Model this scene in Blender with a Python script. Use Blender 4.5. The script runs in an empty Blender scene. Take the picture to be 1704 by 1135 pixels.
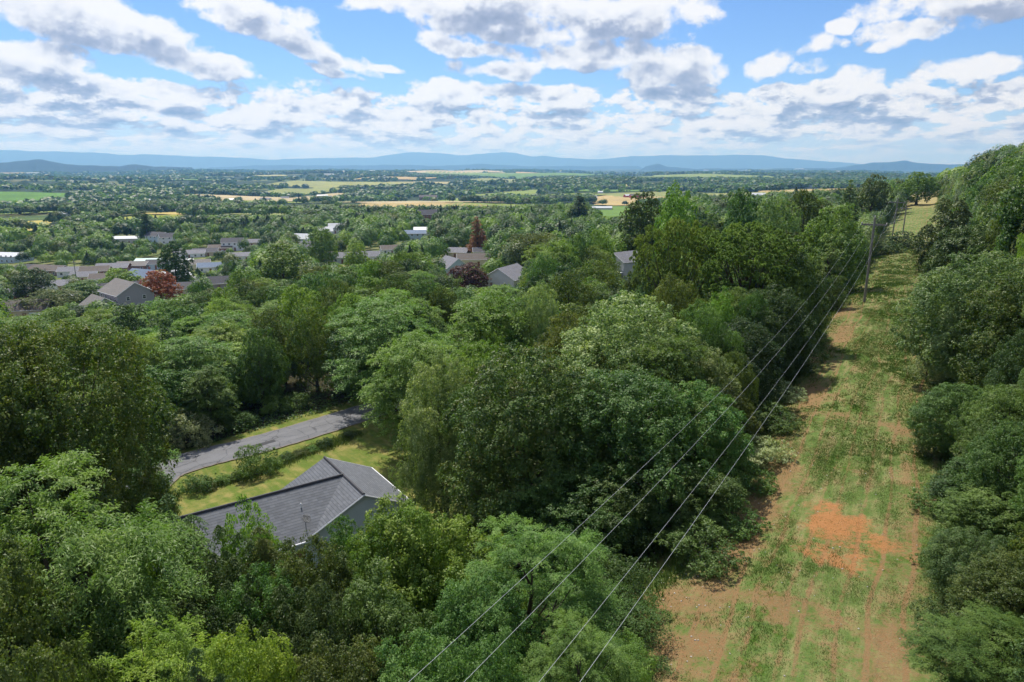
import bpy, math, random, time
import numpy as np
from math import radians, sin, cos, atan2, sqrt, pi
T0 = time.time()
sc = bpy.context.scene
COL = sc.collection

# ------------------------------------------------------------------ camera
CAMZ = 100.0                       # height of the viewpoint above the datum
PITCH = radians(14.3)
FPX = 1136.0                       # focal length in photo pixels (24 mm on 36 mm)
cam_d = bpy.data.cameras.new('camera'); cam_d.lens = 24.0; cam_d.sensor_width = 36.0
cam_d.clip_start = 0.5; cam_d.clip_end = 90000.0
cam = bpy.data.objects.new('camera', cam_d); COL.objects.link(cam)
cam.location = (0, 0, CAMZ); cam.rotation_euler = (radians(90) - PITCH, 0, 0)
sc.camera = cam

# ------------------------------------------------------------------ sun and exposure
SUN_EL = radians(58); SUN_AZ = radians(-24)       # azimuth from +Y (view direction), negative = left
sd = bpy.data.lights.new('sun', 'SUN'); sd.energy = 4.8; sd.angle = radians(0.6); sd.color = (1.0, 0.95, 0.87)
sun = bpy.data.objects.new('sun', sd); COL.objects.link(sun)
sun.rotation_euler = (radians(90) - SUN_EL, 0, -SUN_AZ + radians(180))
sun.location = (-300, 300, 500)
sc.view_settings.view_transform = 'Standard'; sc.view_settings.look = 'None'
sc.view_settings.exposure = 0.28; sc.view_settings.gamma = 1.0
sc.cycles.max_bounces = 5; sc.cycles.diffuse_bounces = 2; sc.cycles.glossy_bounces = 2
sc.cycles.transmission_bounces = 3; sc.cycles.transparent_max_bounces = 8; sc.cycles.volume_bounces = 1
sc.cycles.use_denoising = True
sc.cycles.use_adaptive_sampling = True; sc.cycles.adaptive_threshold = 0.02

# ------------------------------------------------------------------ node helper
class NB:
    def __init__(s, nt): s.nt = nt
    def n(s, t, **kw):
        x = s.nt.nodes.new(t)
        for k, v in kw.items(): setattr(x, k, v)
        return x
    def put(s, sock, v):
        if isinstance(v, (int, float)): sock.default_value = v
        elif isinstance(v, (tuple, list)):
            if len(v) == 3 and len(sock.default_value) == 4: v = (*v, 1)
            sock.default_value = v
        else: s.nt.links.new(v, sock)
    def m(s, op, a, b=0.0, c=None, clamp=False):
        x = s.n('ShaderNodeMath', operation=op, use_clamp=clamp)
        s.put(x.inputs[0], a); s.put(x.inputs[1], b)
        if c is not None: s.put(x.inputs[2], c)
        return x.outputs[0]
    def add(s, a, b): return s.m('ADD', a, b)
    def sub(s, a, b): return s.m('SUBTRACT', a, b)
    def mul(s, a, b): return s.m('MULTIPLY', a, b)
    def mad(s, a, b, c): return s.m('MULTIPLY_ADD', a, b, c)
    def mx(s, a, b): return s.m('MAXIMUM', a, b)
    def mn(s, a, b): return s.m('MINIMUM', a, b)
    def clamp(s, a): return s.m('ADD', a, 0.0, clamp=True)
    def ss(s, v, lo, hi, a=0.0, b=1.0):
        x = s.n('ShaderNodeMapRange', interpolation_type='SMOOTHSTEP')
        s.put(x.inputs[0], v); s.put(x.inputs[1], lo); s.put(x.inputs[2], hi); s.put(x.inputs[3], a); s.put(x.inputs[4], b)
        return x.outputs[0]
    def xyz(s, x, y, z):
        c = s.n('ShaderNodeCombineXYZ'); s.put(c.inputs[0], x); s.put(c.inputs[1], y); s.put(c.inputs[2], z); return c.outputs[0]
    def sep(s, v):
        c = s.n('ShaderNodeSeparateXYZ'); s.put(c.inputs[0], v); return c.outputs
    def noise(s, vec, scale, detail=4, rough=0.5, out=0, dist=0.0, dims='3D'):
        x = s.n('ShaderNodeTexNoise', noise_dimensions=dims)
        s.put(x.inputs['Vector'], vec); s.put(x.inputs['Scale'], scale); s.put(x.inputs['Detail'], detail)
        s.put(x.inputs['Roughness'], rough); s.put(x.inputs['Distortion'], dist); return x.outputs[out]
    def mix(s, f, a, b, blend='MIX'):
        x = s.n('ShaderNodeMix', data_type='RGBA', blend_type=blend)
        s.put(x.inputs[0], f); s.put(x.inputs[6], a); s.put(x.inputs[7], b); return x.outputs[2]
    def vm(s, op, a, b):
        x = s.n('ShaderNodeVectorMath', operation=op); s.put(x.inputs[0], a); s.put(x.inputs[1], b); return x.outputs[0]

# ------------------------------------------------------------------ world: physical sky with a field of cumulus
world = bpy.data.worlds.new('World'); sc.world = world; world.use_nodes = True
wt = world.node_tree; wt.nodes.clear(); W = NB(wt)
sky = W.n('ShaderNodeTexSky', sky_type='NISHITA', sun_disc=False)
sky.sun_elevation = SUN_EL; sky.sun_rotation = SUN_AZ
sky.air_density = 1.0; sky.dust_density = 0.15; sky.ozone_density = 1.6; sky.altitude = 400
SKY_STR = 0.14

def pxdir(u, v):                   # photo pixel -> azimuth, elevation of that bearing
    x = (u - 852) / FPX; y = (567.5 - v) / FPX
    Y = cos(PITCH) + y * sin(PITCH); Z = -sin(PITCH) + y * cos(PITCH)
    return atan2(x, Y), atan2(Z, sqrt(x * x + Y * Y))
# cumulus heaps: bearing, half width, half height (photo pixels), lean
HEAPS = [(60,25,170,52,.25,1),(215,55,120,40,.3,1),(290,100,125,25,.2,1),(40,95,120,30,.15,1),(40,125,150,26,.1,.9),(270,150,70,17,.15,.9),(90,168,110,22,.05,1),(225,178,90,17,.15,.9),
 (425,32,105,40,.3,1),(500,72,60,34,.3,1),(570,103,80,22,.3,1),(640,113,34,9,.1,.8),
 (790,5,190,42,.0,1),(830,45,140,42,.1,1),(800,85,90,22,.2,.9),(1050,36,140,50,.0,1.1),(1020,95,150,30,.0,1),(1120,112,95,38,.1,1.05),
 (840,118,75,20,.1,1),(905,158,95,17,.05,1),(740,148,70,17,.1,.9),(560,120,50,12,.3,.7),
 (1275,112,46,26,-.1,1),(1385,160,100,24,.05,1),(1300,155,50,20,0,.9),(1620,-5,190,50,0,1.05),(1530,50,105,30,-.12,1),(1475,78,45,18,-.1,.9),
 (1608,119,80,24,-.12,.8),(1690,165,90,26,-.1,1),(1360,82,24,16,0,.5),(1434,130,36,18,0,.75),(1398,45,18,12,-.5,.45),(1355,112,32,12,0,.5),
 (470,185,110,17,.0,.9),(560,176,60,20,0,.9),(660,205,120,18,.05,.85),(1120,158,70,12,0,.8),(1560,190,90,14,0,.85),(1240,195,70,14,0,.8)]
HEAPS = [(u, v, ru, rv * 1.12, ln * .75, w) for (u, v, ru, rv, ln, w) in HEAPS]
tc = W.n('ShaderNodeTexCoord')
dx, dy, dz = W.sep(tc.outputs['Generated'])
az0 = W.m('ARCTAN2', dx, dy); el0 = W.m('ARCSINE', dz)
azw = W.mn(W.m('ABSOLUTE', az0), 3.15)

def group(name, build):
    g = bpy.data.node_groups.new(name, 'ShaderNodeTree')
    for k in ('az', 'el'): g.interface.new_socket(k, in_out='INPUT', socket_type='NodeSocketFloat')
    g.interface.new_socket('field', in_out='OUTPUT', socket_type='NodeSocketFloat')
    G = NB(g); gi = G.n('NodeGroupInput'); go = G.n('NodeGroupOutput')
    G.put(go.inputs[0], build(G, gi.outputs[0], gi.outputs[1]))
    def use(a, e):
        x = W.n('ShaderNodeGroup', node_tree=g); W.put(x.inputs[0], a); W.put(x.inputs[1], e); return x.outputs[0]
    return use
def heaps(G, azd, eld):
    acc = None
    for (u, v, ru, rv, lean, wgt) in HEAPS:
        a, e = pxdir(u, v); a2, _ = pxdir(u + ru, v); _, e2 = pxdir(u, v - rv)
        p, q = 1.0 / (a2 - a), 1.0 / (e2 - e)
        A = G.mad(azd, p, -a * p)
        E = G.mad(azd, lean * q, G.mad(eld, q, -(e + lean * a) * q))
        E = G.mx(E, G.mul(E, -1.35))                 # flatter bases
        b = G.mad(G.mad(A, A, G.mul(E, E)), -wgt, wgt)
        acc = b if acc is None else G.mx(acc, b)
    return G.mx(acc, -1.2)
def puffs(G, az, el):
    puff = G.noise(G.xyz(az, G.mul(el, 1.35), 7.7), 16.0, 8, .575)
    k = 7.0
    rows = G.noise(G.xyz(G.mul(az, k), G.mul(G.m('LOGARITHM', G.add(G.mx(el, 0.004), .035), 2.71828), 1.9), 2.2), 4.2, 5, .62)
    low = G.ss(el, radians(7.4), radians(4.6))
    high = G.mx(G.ss(el, radians(14), radians(20)), G.ss(G.m('ABSOLUTE', az), .74, .95))
    a = G.mul(G.sub(puff, .5), G.mad(low, -.8, 4.8))
    b = G.mul(G.sub(rows, .5), G.mad(G.mx(low, high), 4.5, .5))
    return G.add(a, G.add(b, G.add(G.mul(low, .62), G.mul(high, .0))))
def floor_(G, az, el):
    low = G.ss(el, radians(7.4), radians(4.6))
    high = G.mx(G.ss(el, radians(14), radians(20)), G.ss(G.m('ABSOLUTE', az), .74, .95))
    return G.mad(G.mx(low, high), 1.15, -1.15)
wv = W.noise(W.xyz(az0, W.mul(el0, 1.6), 3.1), 13.0, 2, .5, out=1)
wx, wy, wz = W.sep(wv)
azd = W.mad(wx, .05, W.sub(az0, .025)); eld = W.mad(wy, .024, W.sub(el0, .012))
H, P = group('cloud_heaps', heaps), group('cloud_puffs', puffs)
fl = floor_(W, az0, el0)
h0 = W.mx(H(azd, eld), fl); h1 = W.mx(H(W.sub(azd, .018), W.add(eld, .026)), fl)
n0 = P(az0, el0); n1 = P(W.sub(az0, .006), W.add(el0, .009))
f0 = W.add(h0, n0)
cover = W.ss(f0, -.22, .48)
thick = W.ss(W.mad(n0, .6, h0), .1, 1.15)
relief = W.add(W.mul(W.sub(n0, n1), .52), W.mul(W.sub(h0, h1), .50))
tone = W.clamp(W.add(W.sub(.93, W.mul(thick, W.ss(el0, radians(2.0), radians(7.0), .34, .56))), relief))
ccol = W.n('ShaderNodeValToRGB'); W.put(ccol.inputs[0], tone)
cr = ccol.color_ramp; cr.elements[0].position = 0.0; cr.elements[0].color = (.22, .26, .37, 1)
cr.elements[1].position = 1.0; cr.elements[1].color = (.97, .97, .98, 1)
e = cr.elements.new(.45); e.color = (.41, .45, .57, 1)
e = cr.elements.new(.75); e.color = (.84, .86, .91, 1)
skyc = W.mix(1.0, sky.outputs[0], (0.42, 0.55, 0.78), 'MULTIPLY')
cl = W.mix(1.0, ccol.outputs[0], (1 / SKY_STR * .84,) * 3, 'MULTIPLY')
thin = W.ss(el0, radians(-.3), radians(3.0), .35, 1.0)     # the low rows melt into the bright horizon air
veil = W.ss(el0, radians(5.5), radians(.4), 0.0, .85)
skyc = W.mix(veil, skyc, (.50 / SKY_STR, .61 / SKY_STR, .78 / SKY_STR))
both = W.mix(W.mul(cover, W.mul(thin, .97)), skyc, cl)
bg = W.n('ShaderNodeBackground'); W.put(bg.inputs[0], both); bg.inputs[1].default_value = SKY_STR
wo = W.n('ShaderNodeOutputWorld'); wt.links.new(bg.outputs[0], wo.inputs[0])
world.cycles.sampling_method = 'MANUAL'; world.cycles.sample_map_resolution = 512

# ------------------------------------------------------------------ mesh helpers
def link(name, me, mat=None, parent=None, smooth=False):
    if mat is not None:
        for m_ in (mat if isinstance(mat, (list, tuple)) else [mat]): me.materials.append(m_)
    o = bpy.data.objects.new(name, me); COL.objects.link(o)
    if parent is not None: o.parent = parent
    if smooth: me.polygons.foreach_set('use_smooth', np.ones(len(me.polygons), bool))
    return o
def np_mesh(name, V, F, attrs=None, mi=None):
    """V (n,3); F (m,k) all faces with k corners"""
    V = np.ascontiguousarray(V, np.float32); F = np.ascontiguousarray(F, np.int32)
    me = bpy.data.meshes.new(name); m_, k_ = F.shape
    me.vertices.add(len(V)); me.vertices.foreach_set('co', V.ravel())
    me.loops.add(m_ * k_); me.loops.foreach_set('vertex_index', F.ravel())
    me.polygons.add(m_); me.polygons.foreach_set('loop_start', np.arange(m_, dtype=np.int32) * k_)
    if mi is not None: me.polygons.foreach_set('material_index', np.ascontiguousarray(mi, np.int32))
    for nm, (dom, arr) in (attrs or {}).items():
        a = me.attributes.new(nm, 'FLOAT', dom); a.data.foreach_set('value', np.ascontiguousarray(arr, np.float32))
    me.update(calc_edges=True)
    return me
class MB:
    """collects polygons of any size into one mesh"""
    def __init__(s): s.v = []; s.f = []; s.mi = []
    def poly(s, pts, mi=0):
        n = len(s.v); s.v += [tuple(p) for p in pts]; s.f.append(tuple(range(n, n + len(pts)))); s.mi.append(mi)
    def box(s, c, d, rz=0.0, mi=0):
        ca, sa = cos(rz), sin(rz); n = len(s.v)
        for z in (-1, 1):
            for x, y in ((-1, -1), (1, -1), (1, 1), (-1, 1)):
                px_, py_ = x * d[0] / 2, y * d[1] / 2
                s.v.append((c[0] + px_ * ca - py_ * sa, c[1] + px_ * sa + py_ * ca, c[2] + z * d[2] / 2))
        for q in ((0, 3, 2, 1), (4, 5, 6, 7), (0, 1, 5, 4), (1, 2, 6, 5), (2, 3, 7, 6), (3, 0, 4, 7)):
            s.f.append(tuple(n + i for i in q)); s.mi.append(mi)
    def tube(s, pts, radii, n=8, mi=0, cap=True):
        pts = [np.array(p, float) for p in pts]; base = len(s.v)
        for i, p in enumerate(pts):
            t = pts[min(i + 1, len(pts) - 1)] - pts[max(i - 1, 0)]; t /= (np.linalg.norm(t) + 1e-9)
            a = np.cross(t, (0, 0, 1.0) if abs(t[2]) < .9 else (1.0, 0, 0)); a /= np.linalg.norm(a); b = np.cross(t, a)
            for k in range(n):
                w = 2 * pi * k / n; s.v.append(tuple(p + radii[i] * (cos(w) * a + sin(w) * b)))
        for i in range(len(pts) - 1):
            for k in range(n):
                s.f.append((base + i * n + k, base + i * n + (k + 1) % n, base + (i + 1) * n + (k + 1) % n, base + (i + 1) * n + k)); s.mi.append(mi)
        if cap:
            s.f.append(tuple(base + k for k in range(n))[::-1]); s.mi.append(mi)
            s.f.append(tuple(base + (len(pts) - 1) * n + k for k in range(n))); s.mi.append(mi)
    def mesh(s, name):
        me = bpy.data.meshes.new(name); me.from_pydata(s.v, [], s.f)
        me.polygons.foreach_set('material_index', s.mi); me.update(); return me
    def build(s, name, mat, parent=None, smooth=False): return link(name, s.mesh(name), mat, parent, smooth)
def tag(o, label=None, cat=None, group=None, kind=None):
    if label: o['label'] = label
    if cat: o['category'] = cat
    if group: o['group'] = group
    if kind: o['kind'] = kind
    return o
def empty(name, loc, rz=0.0):
    o = bpy.data.objects.new(name, None); COL.objects.link(o); o.location = loc; o.rotation_euler = (0, 0, rz)
    o.empty_display_size = .5; return o

# ------------------------------------------------------------------ terrain
def ip(x, xs, ys): return np.interp(x, xs, ys)
def smooth01(t): t = np.clip(t, 0, 1); return t * t * (3 - 2 * t)
def su(x, y):                      # s: metres left of the right edge of the cleared strip, u: metres along it
    return -.861 * x + .509 * y + 3.63, .509 * x + .861 * y
_rg = np.random.RandomState(5)
_sin = [(2 * pi / L * cos(a), 2 * pi / L * sin(a), p, A) for L, A, a, p in
        [(1900, 9, .7, 1), (1250, 7, 2.1, 3), (760, 4.5, 1.2, 5), (3100, 10, 2.8, 2), (480, 2.0, .2, .4)]]
def T0h(x, y):
    x = np.asarray(x, float); y = np.asarray(y, float)
    s, u = su(x, y)
    zb = ip(u, [-200, 0, 50, 114, 170, 232, 300, 525, 640, 800, 1100, 2200], [-23, -22.3, -21.6, -20, -22.3, -22, -20.5, -15.5, -21, -34, -48, -60])
    dl = ip(s, [0, 8, 12, 20, 30, 42, 75, 100, 200, 320, 800, 2000], [0, -.3, -1, -4, -8, -11, -11.5, -14, -21.5, -30, -42, -46])
    dr = ip(-s, [0, 4, 10, 30, 60, 100, 300, 900], [0, .8, 3.5, 14, 25, 35, 48, 40]) * (1 - smooth01((u - 560) / 500))
    z = zb + dl + dr
    z = np.maximum(z, -66 + .0 * z) if False else z
    D = np.hypot(x, y)
    roll = sum(A * np.sin(kx * x + ky * y + p) for kx, ky, p, A in _sin)
    w = smooth01((D - 500) / 900)
    z = z * (1 - w) + w * (np.clip(z, -68, 40) * .35 + -66 * .65 + roll * .62)
    wf = smooth01((D - 3000) / 4000)
    z = z * (1 - wf) + wf * (-66 + roll * .9 + 8 * np.sin(x / 1400 + y / 2600))
    n = .25 * np.sin(x * .31 + y * .13) + .18 * np.sin(x * -.17 + y * .41 + 2) + .1 * np.sin(x * .9 + 1) * np.sin(y * .8)
    return CAMZ + z + n * np.where(D < 900, .6, 0)
def ray(u, v):
    x = (u - 852) / FPX; y = (567.5 - v) / FPX
    return np.array([x, cos(PITCH) + y * sin(PITCH), -sin(PITCH) + y * cos(PITCH)])
def at(u, v, dz=0.0, f=None, tmin=12.0, tmax=40000):
    """the place on the land whose point dz metres up bears on this photo pixel"""
    f = f or T0h; d = ray(u, v); ts = tmin * (tmax / tmin) ** np.linspace(0, 1, 2600)
    P = d[None, :] * ts[:, None]; hh = CAMZ + P[:, 2] - f(P[:, 0], P[:, 1]) - dz
    k = np.argmax(hh < 0)
    if hh[k] >= 0: k = len(ts) - 1
    a, b = (ts[k - 1], ts[k]) if k > 0 else (tmin, tmin)
    t = a + (b - a) * (hh[k - 1] / (hh[k - 1] - hh[k] + 1e-9)) if k > 0 else a
    p = d * t; return float(p[0]), float(p[1]), CAMZ + float(p[2]) - dz
def px(x, y, z):                   # world -> photo pixel and depth
    zz = z - CAMZ; dep = y * cos(PITCH) - zz * sin(PITCH)
    return 852 + FPX * x / dep, 567.5 - FPX * (y * sin(PITCH) + zz * cos(PITCH)) / dep, dep

# the lane beside the wood
lane_px = [(205, 835), (268, 786), (340, 763), (420, 741), (510, 715), (593, 692), (650, 672)]
LANE = [at(u, v)[:2] for u, v in lane_px]
d0 = np.array(LANE[-1]) - np.array(LANE[-2]); d0 /= np.linalg.norm(d0)
LANE += [tuple(np.array(LANE[-1]) + d0 * k) for k in (12, 26)]
q0 = np.array(LANE[0]); LANE = [tuple(q0 + (-4.5, -14)), tuple(q0 + (-3.2, -6))] + LANE
def resample(pts, step):
    P = np.array(pts, float); out = []
    for i in range(len(P) - 1):
        p0 = P[max(i - 1, 0)]; p1 = P[i]; p2 = P[i + 1]; p3 = P[min(i + 2, len(P) - 1)]
        n = max(2, int(np.linalg.norm(p2 - p1) / step))
        for k in range(n):
            t = k / n; out.append(.5 * ((2 * p1) + (-p0 + p2) * t + (2 * p0 - 5 * p1 + 4 * p2 - p3) * t * t + (-p0 + 3 * p1 - 3 * p2 + p3) * t ** 3))
    out.append(P[-1]); return np.array(out)
LP = resample(LANE, .8)
LZ = T0h(LP[:, 0], LP[:, 1]); LZ = np.convolve(np.pad(LZ, 10, mode='edge'), np.ones(21) / 21, 'valid')
LANE_W = 5.9
HX, HY, HROT = -15.4, 57.2, 0.0    # foot of the grey-roofed house (set again below)
def lane_dist(x, y):
    x = np.asarray(x, float).ravel(); y = np.asarray(y, float).ravel(); d = np.full(len(x), 1e9); z = np.zeros(len(x))
    m = (x > -90) & (x < 60) & (y > 30) & (y < 150)
    if m.any():
        dd = (x[m][:, None] - LP[None, :, 0]) ** 2 + (y[m][:, None] - LP[None, :, 1]) ** 2
        k = dd.argmin(1); d[m] = np.sqrt(dd[np.arange(len(k)), k]); z[m] = LZ[k]
    return d, z
def T(x, y):
    sh = np.shape(x); z = np.array(T0h(x, y), float).ravel(); xx = np.asarray(x, float).ravel(); yy = np.asarray(y, float).ravel()
    d, lz = lane_dist(xx, yy); w = 1 - smooth01((d - LANE_W / 2 - .3) / 2.2)
    z = z * (1 - w) + w * (lz - .05)
    w = 1 - smooth01((np.hypot(xx + 17, yy - 55) - 12) / 6)
    z = z * (1 - w) + w * (CAMZ - 32.45)
    return z.reshape(sh) if sh else float(z[0])

def axis(fa, fb, step, lo, hi, gr):
    a = list(np.arange(fa, fb + 1e-6, step)); p, q = a[0], a[-1]; st = step; L = []
    while p > lo: st *= gr; p -= st; L.append(p)
    st = step; R = []
    while q < hi: st *= gr; q += st; R.append(q)
    return np.array(L[::-1] + a + R)
gx = axis(-60, 84, .75, -33000, 33000, 1.062); gy = axis(12, 150, .75, -2600, 33500, 1.062)
X, Y = np.meshgrid(gx, gy); Z = T(X, Y)
nx, ny = len(gx), len(gy)
idx = np.arange(nx * ny).reshape(ny, nx)
F = np.stack([idx[:-1, :-1], idx[:-1, 1:], idx[1:, 1:], idx[1:, :-1]], -1).reshape(-1, 4)
lawn_px = [(262, 822), (330, 797), (420, 790), (600, 720), (700, 735), (745, 790), (735, 870), (690, 900), (560, 925), (330, 925), (250, 860)]
LAWN = np.array([at(u, v)[:2] for u, v in [(250, 815), (420, 768), (600, 708), (655, 700), (740, 760), (770, 830), (735, 890), (620, 930), (420, 950), (280, 930), (235, 860)]])
def in_poly(x, y, P):
    x = np.asarray(x, float); y = np.asarray(y, float); r = np.zeros(x.shape, bool); n = len(P)
    for i in range(n):
        x0, y0 = P[i]; x1, y1 = P[(i + 1) % n]
        c = ((y0 > y) != (y1 > y)) & (x < (x1 - x0) * (y - y0) / ((y1 - y0) or 1e-9) + x0); r ^= c
    return r
lawn = in_poly(X, Y, LAWN).astype(float)
ld, _ = lane_dist(X, Y); ld = ld.reshape(X.shape)
lawn = np.maximum(lawn, (ld < 5.6) * 1.0)

# ------------------------------------------------------------------ materials
MATS = {}
def mat(name, build):
    if name in MATS: return MATS[name]
    m_ = bpy.data.materials.new(name); m_.use_nodes = True; nt = m_.node_tree
    for n_ in list(nt.nodes): nt.nodes.remove(n_)
    N = NB(nt); out = N.n('ShaderNodeOutputMaterial'); sh = build(N); nt.links.new(sh, out.inputs[0]); MATS[name] = m_; return m_
def pbsdf(N, col, rough=.8, spec=.3, bump=None, bs=.3, bd=.05, metal=0.0):
    p = N.n('ShaderNodeBsdfPrincipled'); N.put(p.inputs['Base Color'], col); N.put(p.inputs['Roughness'], rough)
    N.put(p.inputs['Specular IOR Level'], spec); N.put(p.inputs['Metallic'], metal)
    if bump is not None:
        b = N.n('ShaderNodeBump'); N.put(b.inputs['Height'], bump); N.put(b.inputs['Strength'], bs); N.put(b.inputs['Distance'], bd)
        N.nt.links.new(b.outputs[0], p.inputs['Normal'])
    return p.outputs[0]
def ramp(N, f, stops):
    r = N.n('ShaderNodeValToRGB'); N.put(r.inputs[0], f); e = r.color_ramp.elements
    e[0].position = stops[0][0]; e[0].color = (*stops[0][1], 1); e[1].position = stops[-1][0]; e[1].color = (*stops[-1][1], 1)
    for p, c in stops[1:-1]: q = e.new(p); q.color = (*c, 1)
    return r.outputs[0]
def simple(name, col, rough=.7, var=.15, scale=3.0, spec=.3, bump=0.0, metal=0.0):
    def b(N):
        g_ = N.n('ShaderNodeNewGeometry').outputs['Position']; n = N.noise(g_, scale, 4, .6)
        c = N.mix(n, tuple(x * (1 - var) for x in col), tuple(min(1, x * (1 + var)) for x in col))
        return pbsdf(N, c, rough, spec, n if bump else None, bump, .03, metal)
    return mat(name, b)

DIRT1, DIRT2, DIRT3 = (.19, .096, .044), (.32, .185, .096), (.32, .122, .042)
def strip_patches():
    # bare patches, bearings in the photo -> their places on the strip (s, u), radii along s and u
    L = []
    for (u, v, rs, ru, w, kind) in [(1395, 885, 2.2, 3.3, 1.3, 1), (1375, 850, 1.5, 2.4, .9, 1), (1450, 900, 2.6, 1.7, .9, 1), (1425, 935, 1.7, 2.2, .8, 1), (1360, 920, 1.6, 1.5, .7, 1),
                                    (1310, 790, 2.2, 4.5, .8, 0), (1250, 880, 1.6, 7.0, 1.1, 0), (1350, 660, 3.0, 4.5, .9, 0), (1400, 690, 3.0, 2.5, .7, 0), (1335, 600, 3.0, 6.0, .9, 0),
                                    (1490, 715, 1.6, 2.6, .9, 0), (1400, 560, 2.5, 7, .7, 0), (1400, 520, 3, 7, .8, 0), (1545, 540, 1.3, 14, .7, 0), (1520, 900, 1.0, 10, .6, 0),
                                    (1300, 1010, 2.5, 1.2, .8, 0), (1110, 1000, 3.5, 1.6, 1.0, 0), (1150, 1080, 2.6, 2.2, 1.1, 0), (1490, 1060, 2.5, 1.8, .8, 0), (1230, 990, 5, 1.1, .6, 0), (1370, 1030, 2.0, 1.0, .8, 0),
                                    (1510, 790, .8, 6, .6, 0), (1460, 1110, 3, 1.5, .6, 0), (1540, 640, 1.4, 4, .5, 0)]:
        x, y, z = at(u, v); s_, u_ = su(x, y); L.append((float(s_), float(u_), rs, ru, w, kind))
    return L
def ground_build(N):
    pos = N.n('ShaderNodeNewGeometry').outputs['Position']; x, y, z = N.sep(pos)
    flat = N.xyz(x, y, 0.0)
    s = N.mad(x, -.861, N.mad(y, .509, 3.63)); u = N.mad(x, .509, N.mul(y, .861))
    dist = N.m('SQRT', N.mad(x, x, N.mul(y, y)))
    far = N.ss(dist, 300.0, 900.0)
    at_ = N.n('ShaderNodeAttribute'); at_.attribute_name = 'lawn'; lawnf = at_.outputs['Fac']
    n_big = N.noise(flat, .13, 5, .6); n_mid = N.noise(flat, .55, 6, .65); n_fine = N.noise(flat, 3.2, 6, .7); n_tiny = N.noise(flat, 11.0, 4, .7)
    # grass of the strip: fresh and dry growth mixed
    st = N.xyz(N.mul(s, 1.0), N.mul(u, .16), 0.0)
    streak = N.noise(st, 1.5, 5, .6)
    fresh = N.mix(n_fine, (.070, .122, .028), (.135, .195, .048))
    dry = N.mix(n_tiny, (.20, .20, .070), (.34, .31, .15))
    gr = N.mix(N.ss(N.mad(n_mid, .5, N.mul(streak, .6)), .46, .72), fresh, dry)
    lush = N.mix(n_tiny, (.035, .085, .010), (.085, .165, .02))
    gr = N.mix(N.mul(N.ss(n_big, .52, .60), N.ss(n_mid, .42, .56)), gr, lush)
    # wheel tracks of the mower
    tr = None
    for s0, wgt in ((2.4, 1.0), (5.2, .75), (7.6, .6), (10.4, .85)):
        d_ = N.m('ABSOLUTE', N.sub(N.add(s, N.mad(N.noise(N.xyz(0.0, u, s0), .06, 2), 2.4, -1.2)), s0))
        t_ = N.mul(N.mx(N.ss(N.m('ABSOLUTE', N.sub(d_, .78)), .2, .04), N.mul(N.ss(d_, .9, .3), .3)), wgt); tr = t_ if tr is None else N.mx(tr, t_)
    acc = N.mul(N.sub(streak, .46), 2.0)
    org = None
    wpx, wpy, wpz = N.sep(N.noise(flat, .42, 4, .6, out=1)); sw = N.mad(wpx, 4.6, N.sub(s, 2.3)); uw = N.mad(wpy, 7.0, N.sub(u, 3.5))
    for (s0, u0, rs, ru, w, kind) in strip_patches():
        a = N.mul(N.sub(sw, s0), 1 / rs); b = N.mul(N.sub(uw, u0), 1 / ru)
        e = N.mul(N.sub(1.15, N.m('SQRT', N.mad(a, a, N.mul(b, b)))), w)
        acc = N.mx(acc, e)
        if kind: org = e if org is None else N.mx(org, e)
    bare = N.add(acc, N.add(N.mul(N.sub(n_mid, .5), 2.1), N.mul(N.sub(n_fine, .5), 2.6)))
    bare = N.add(bare, N.add(N.mul(N.ss(s, 6.5, 12.0), N.mul(N.ss(u, 150.0, 110.0), .34)), N.mul(N.ss(u, 46.0, 33.0), .08)))
    bare = N.ss(N.add(bare, N.add(N.mul(tr, .75), N.mul(N.ss(s, 4.0, .5), .16))), .16, 1.1)
    dirt = N.mix(N.mad(n_fine, .6, N.mul(n_tiny, .4)), DIRT1, DIRT2); dirt = N.mix(N.mul(N.ss(N.mad(n_fine, .5, N.mul(n_tiny, .5)), .44, .60), .62), dirt, N.mix(n_mid, (.105, .115, .045), (.20, .185, .09))); dirt = N.mix(N.ss(n_tiny, .62, .75), dirt, (.50, .40, .29))
    dirt = N.mix(N.ss(N.add(org, N.add(N.mul(N.sub(n_mid, .5), 2.0), N.mul(N.sub(n_fine, .5), 1.2))), .1, 1.1), dirt, N.mix(n_fine, DIRT3, (.41, .20, .085)))
    strip = N.mix(N.mul(bare, .9), gr, dirt)
    # woodland floor, mown lawn, land of the valley
    floor_c = N.mix(n_mid, (.028, .032, .014), (.060, .050, .026))
    mow = N.noise(N.xyz(N.mad(x, .78, N.mul(y, .62)), N.mad(y, .11, N.mul(x, -.14)), 0.0), 1.1, 3, .5)
    lawn_c = N.mix(N.ss(N.mad(mow, .5, N.mul(n_mid, .5)), .40, .70), N.mix(n_fine, (.085, .135, .022), (.13, .175, .032)), N.mix(n_fine, (.23, .20, .060), (.33, .27, .10)))
    vill = N.mix(N.ss(n_big, .40, .62), N.mix(n_mid, (.055, .10, .02), (.10, .15, .035)), (.22, .21, .09))
    w_strip = N.mul(N.ss(N.add(s, N.mad(n_mid, 2.2, -1.1)), -.8, .4), N.ss(N.add(s, N.mad(n_mid, 3.2, -1.6)), 16.5, 14.0))
    w_gap = N.mul(N.ss(u, 34.0, 30.0), N.ss(s, 24.0, 20.0)); w_gap = N.mul(w_gap, N.ss(s, -.8, .4))
    near = N.mix(lawnf, floor_c, lawn_c)
    near = N.mix(N.ss(dist, 170.0, 230.0), near, vill)
    near = N.mix(N.mul(N.mx(w_strip, w_gap), N.ss(u, 560.0, 520.0)), near, strip)
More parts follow.
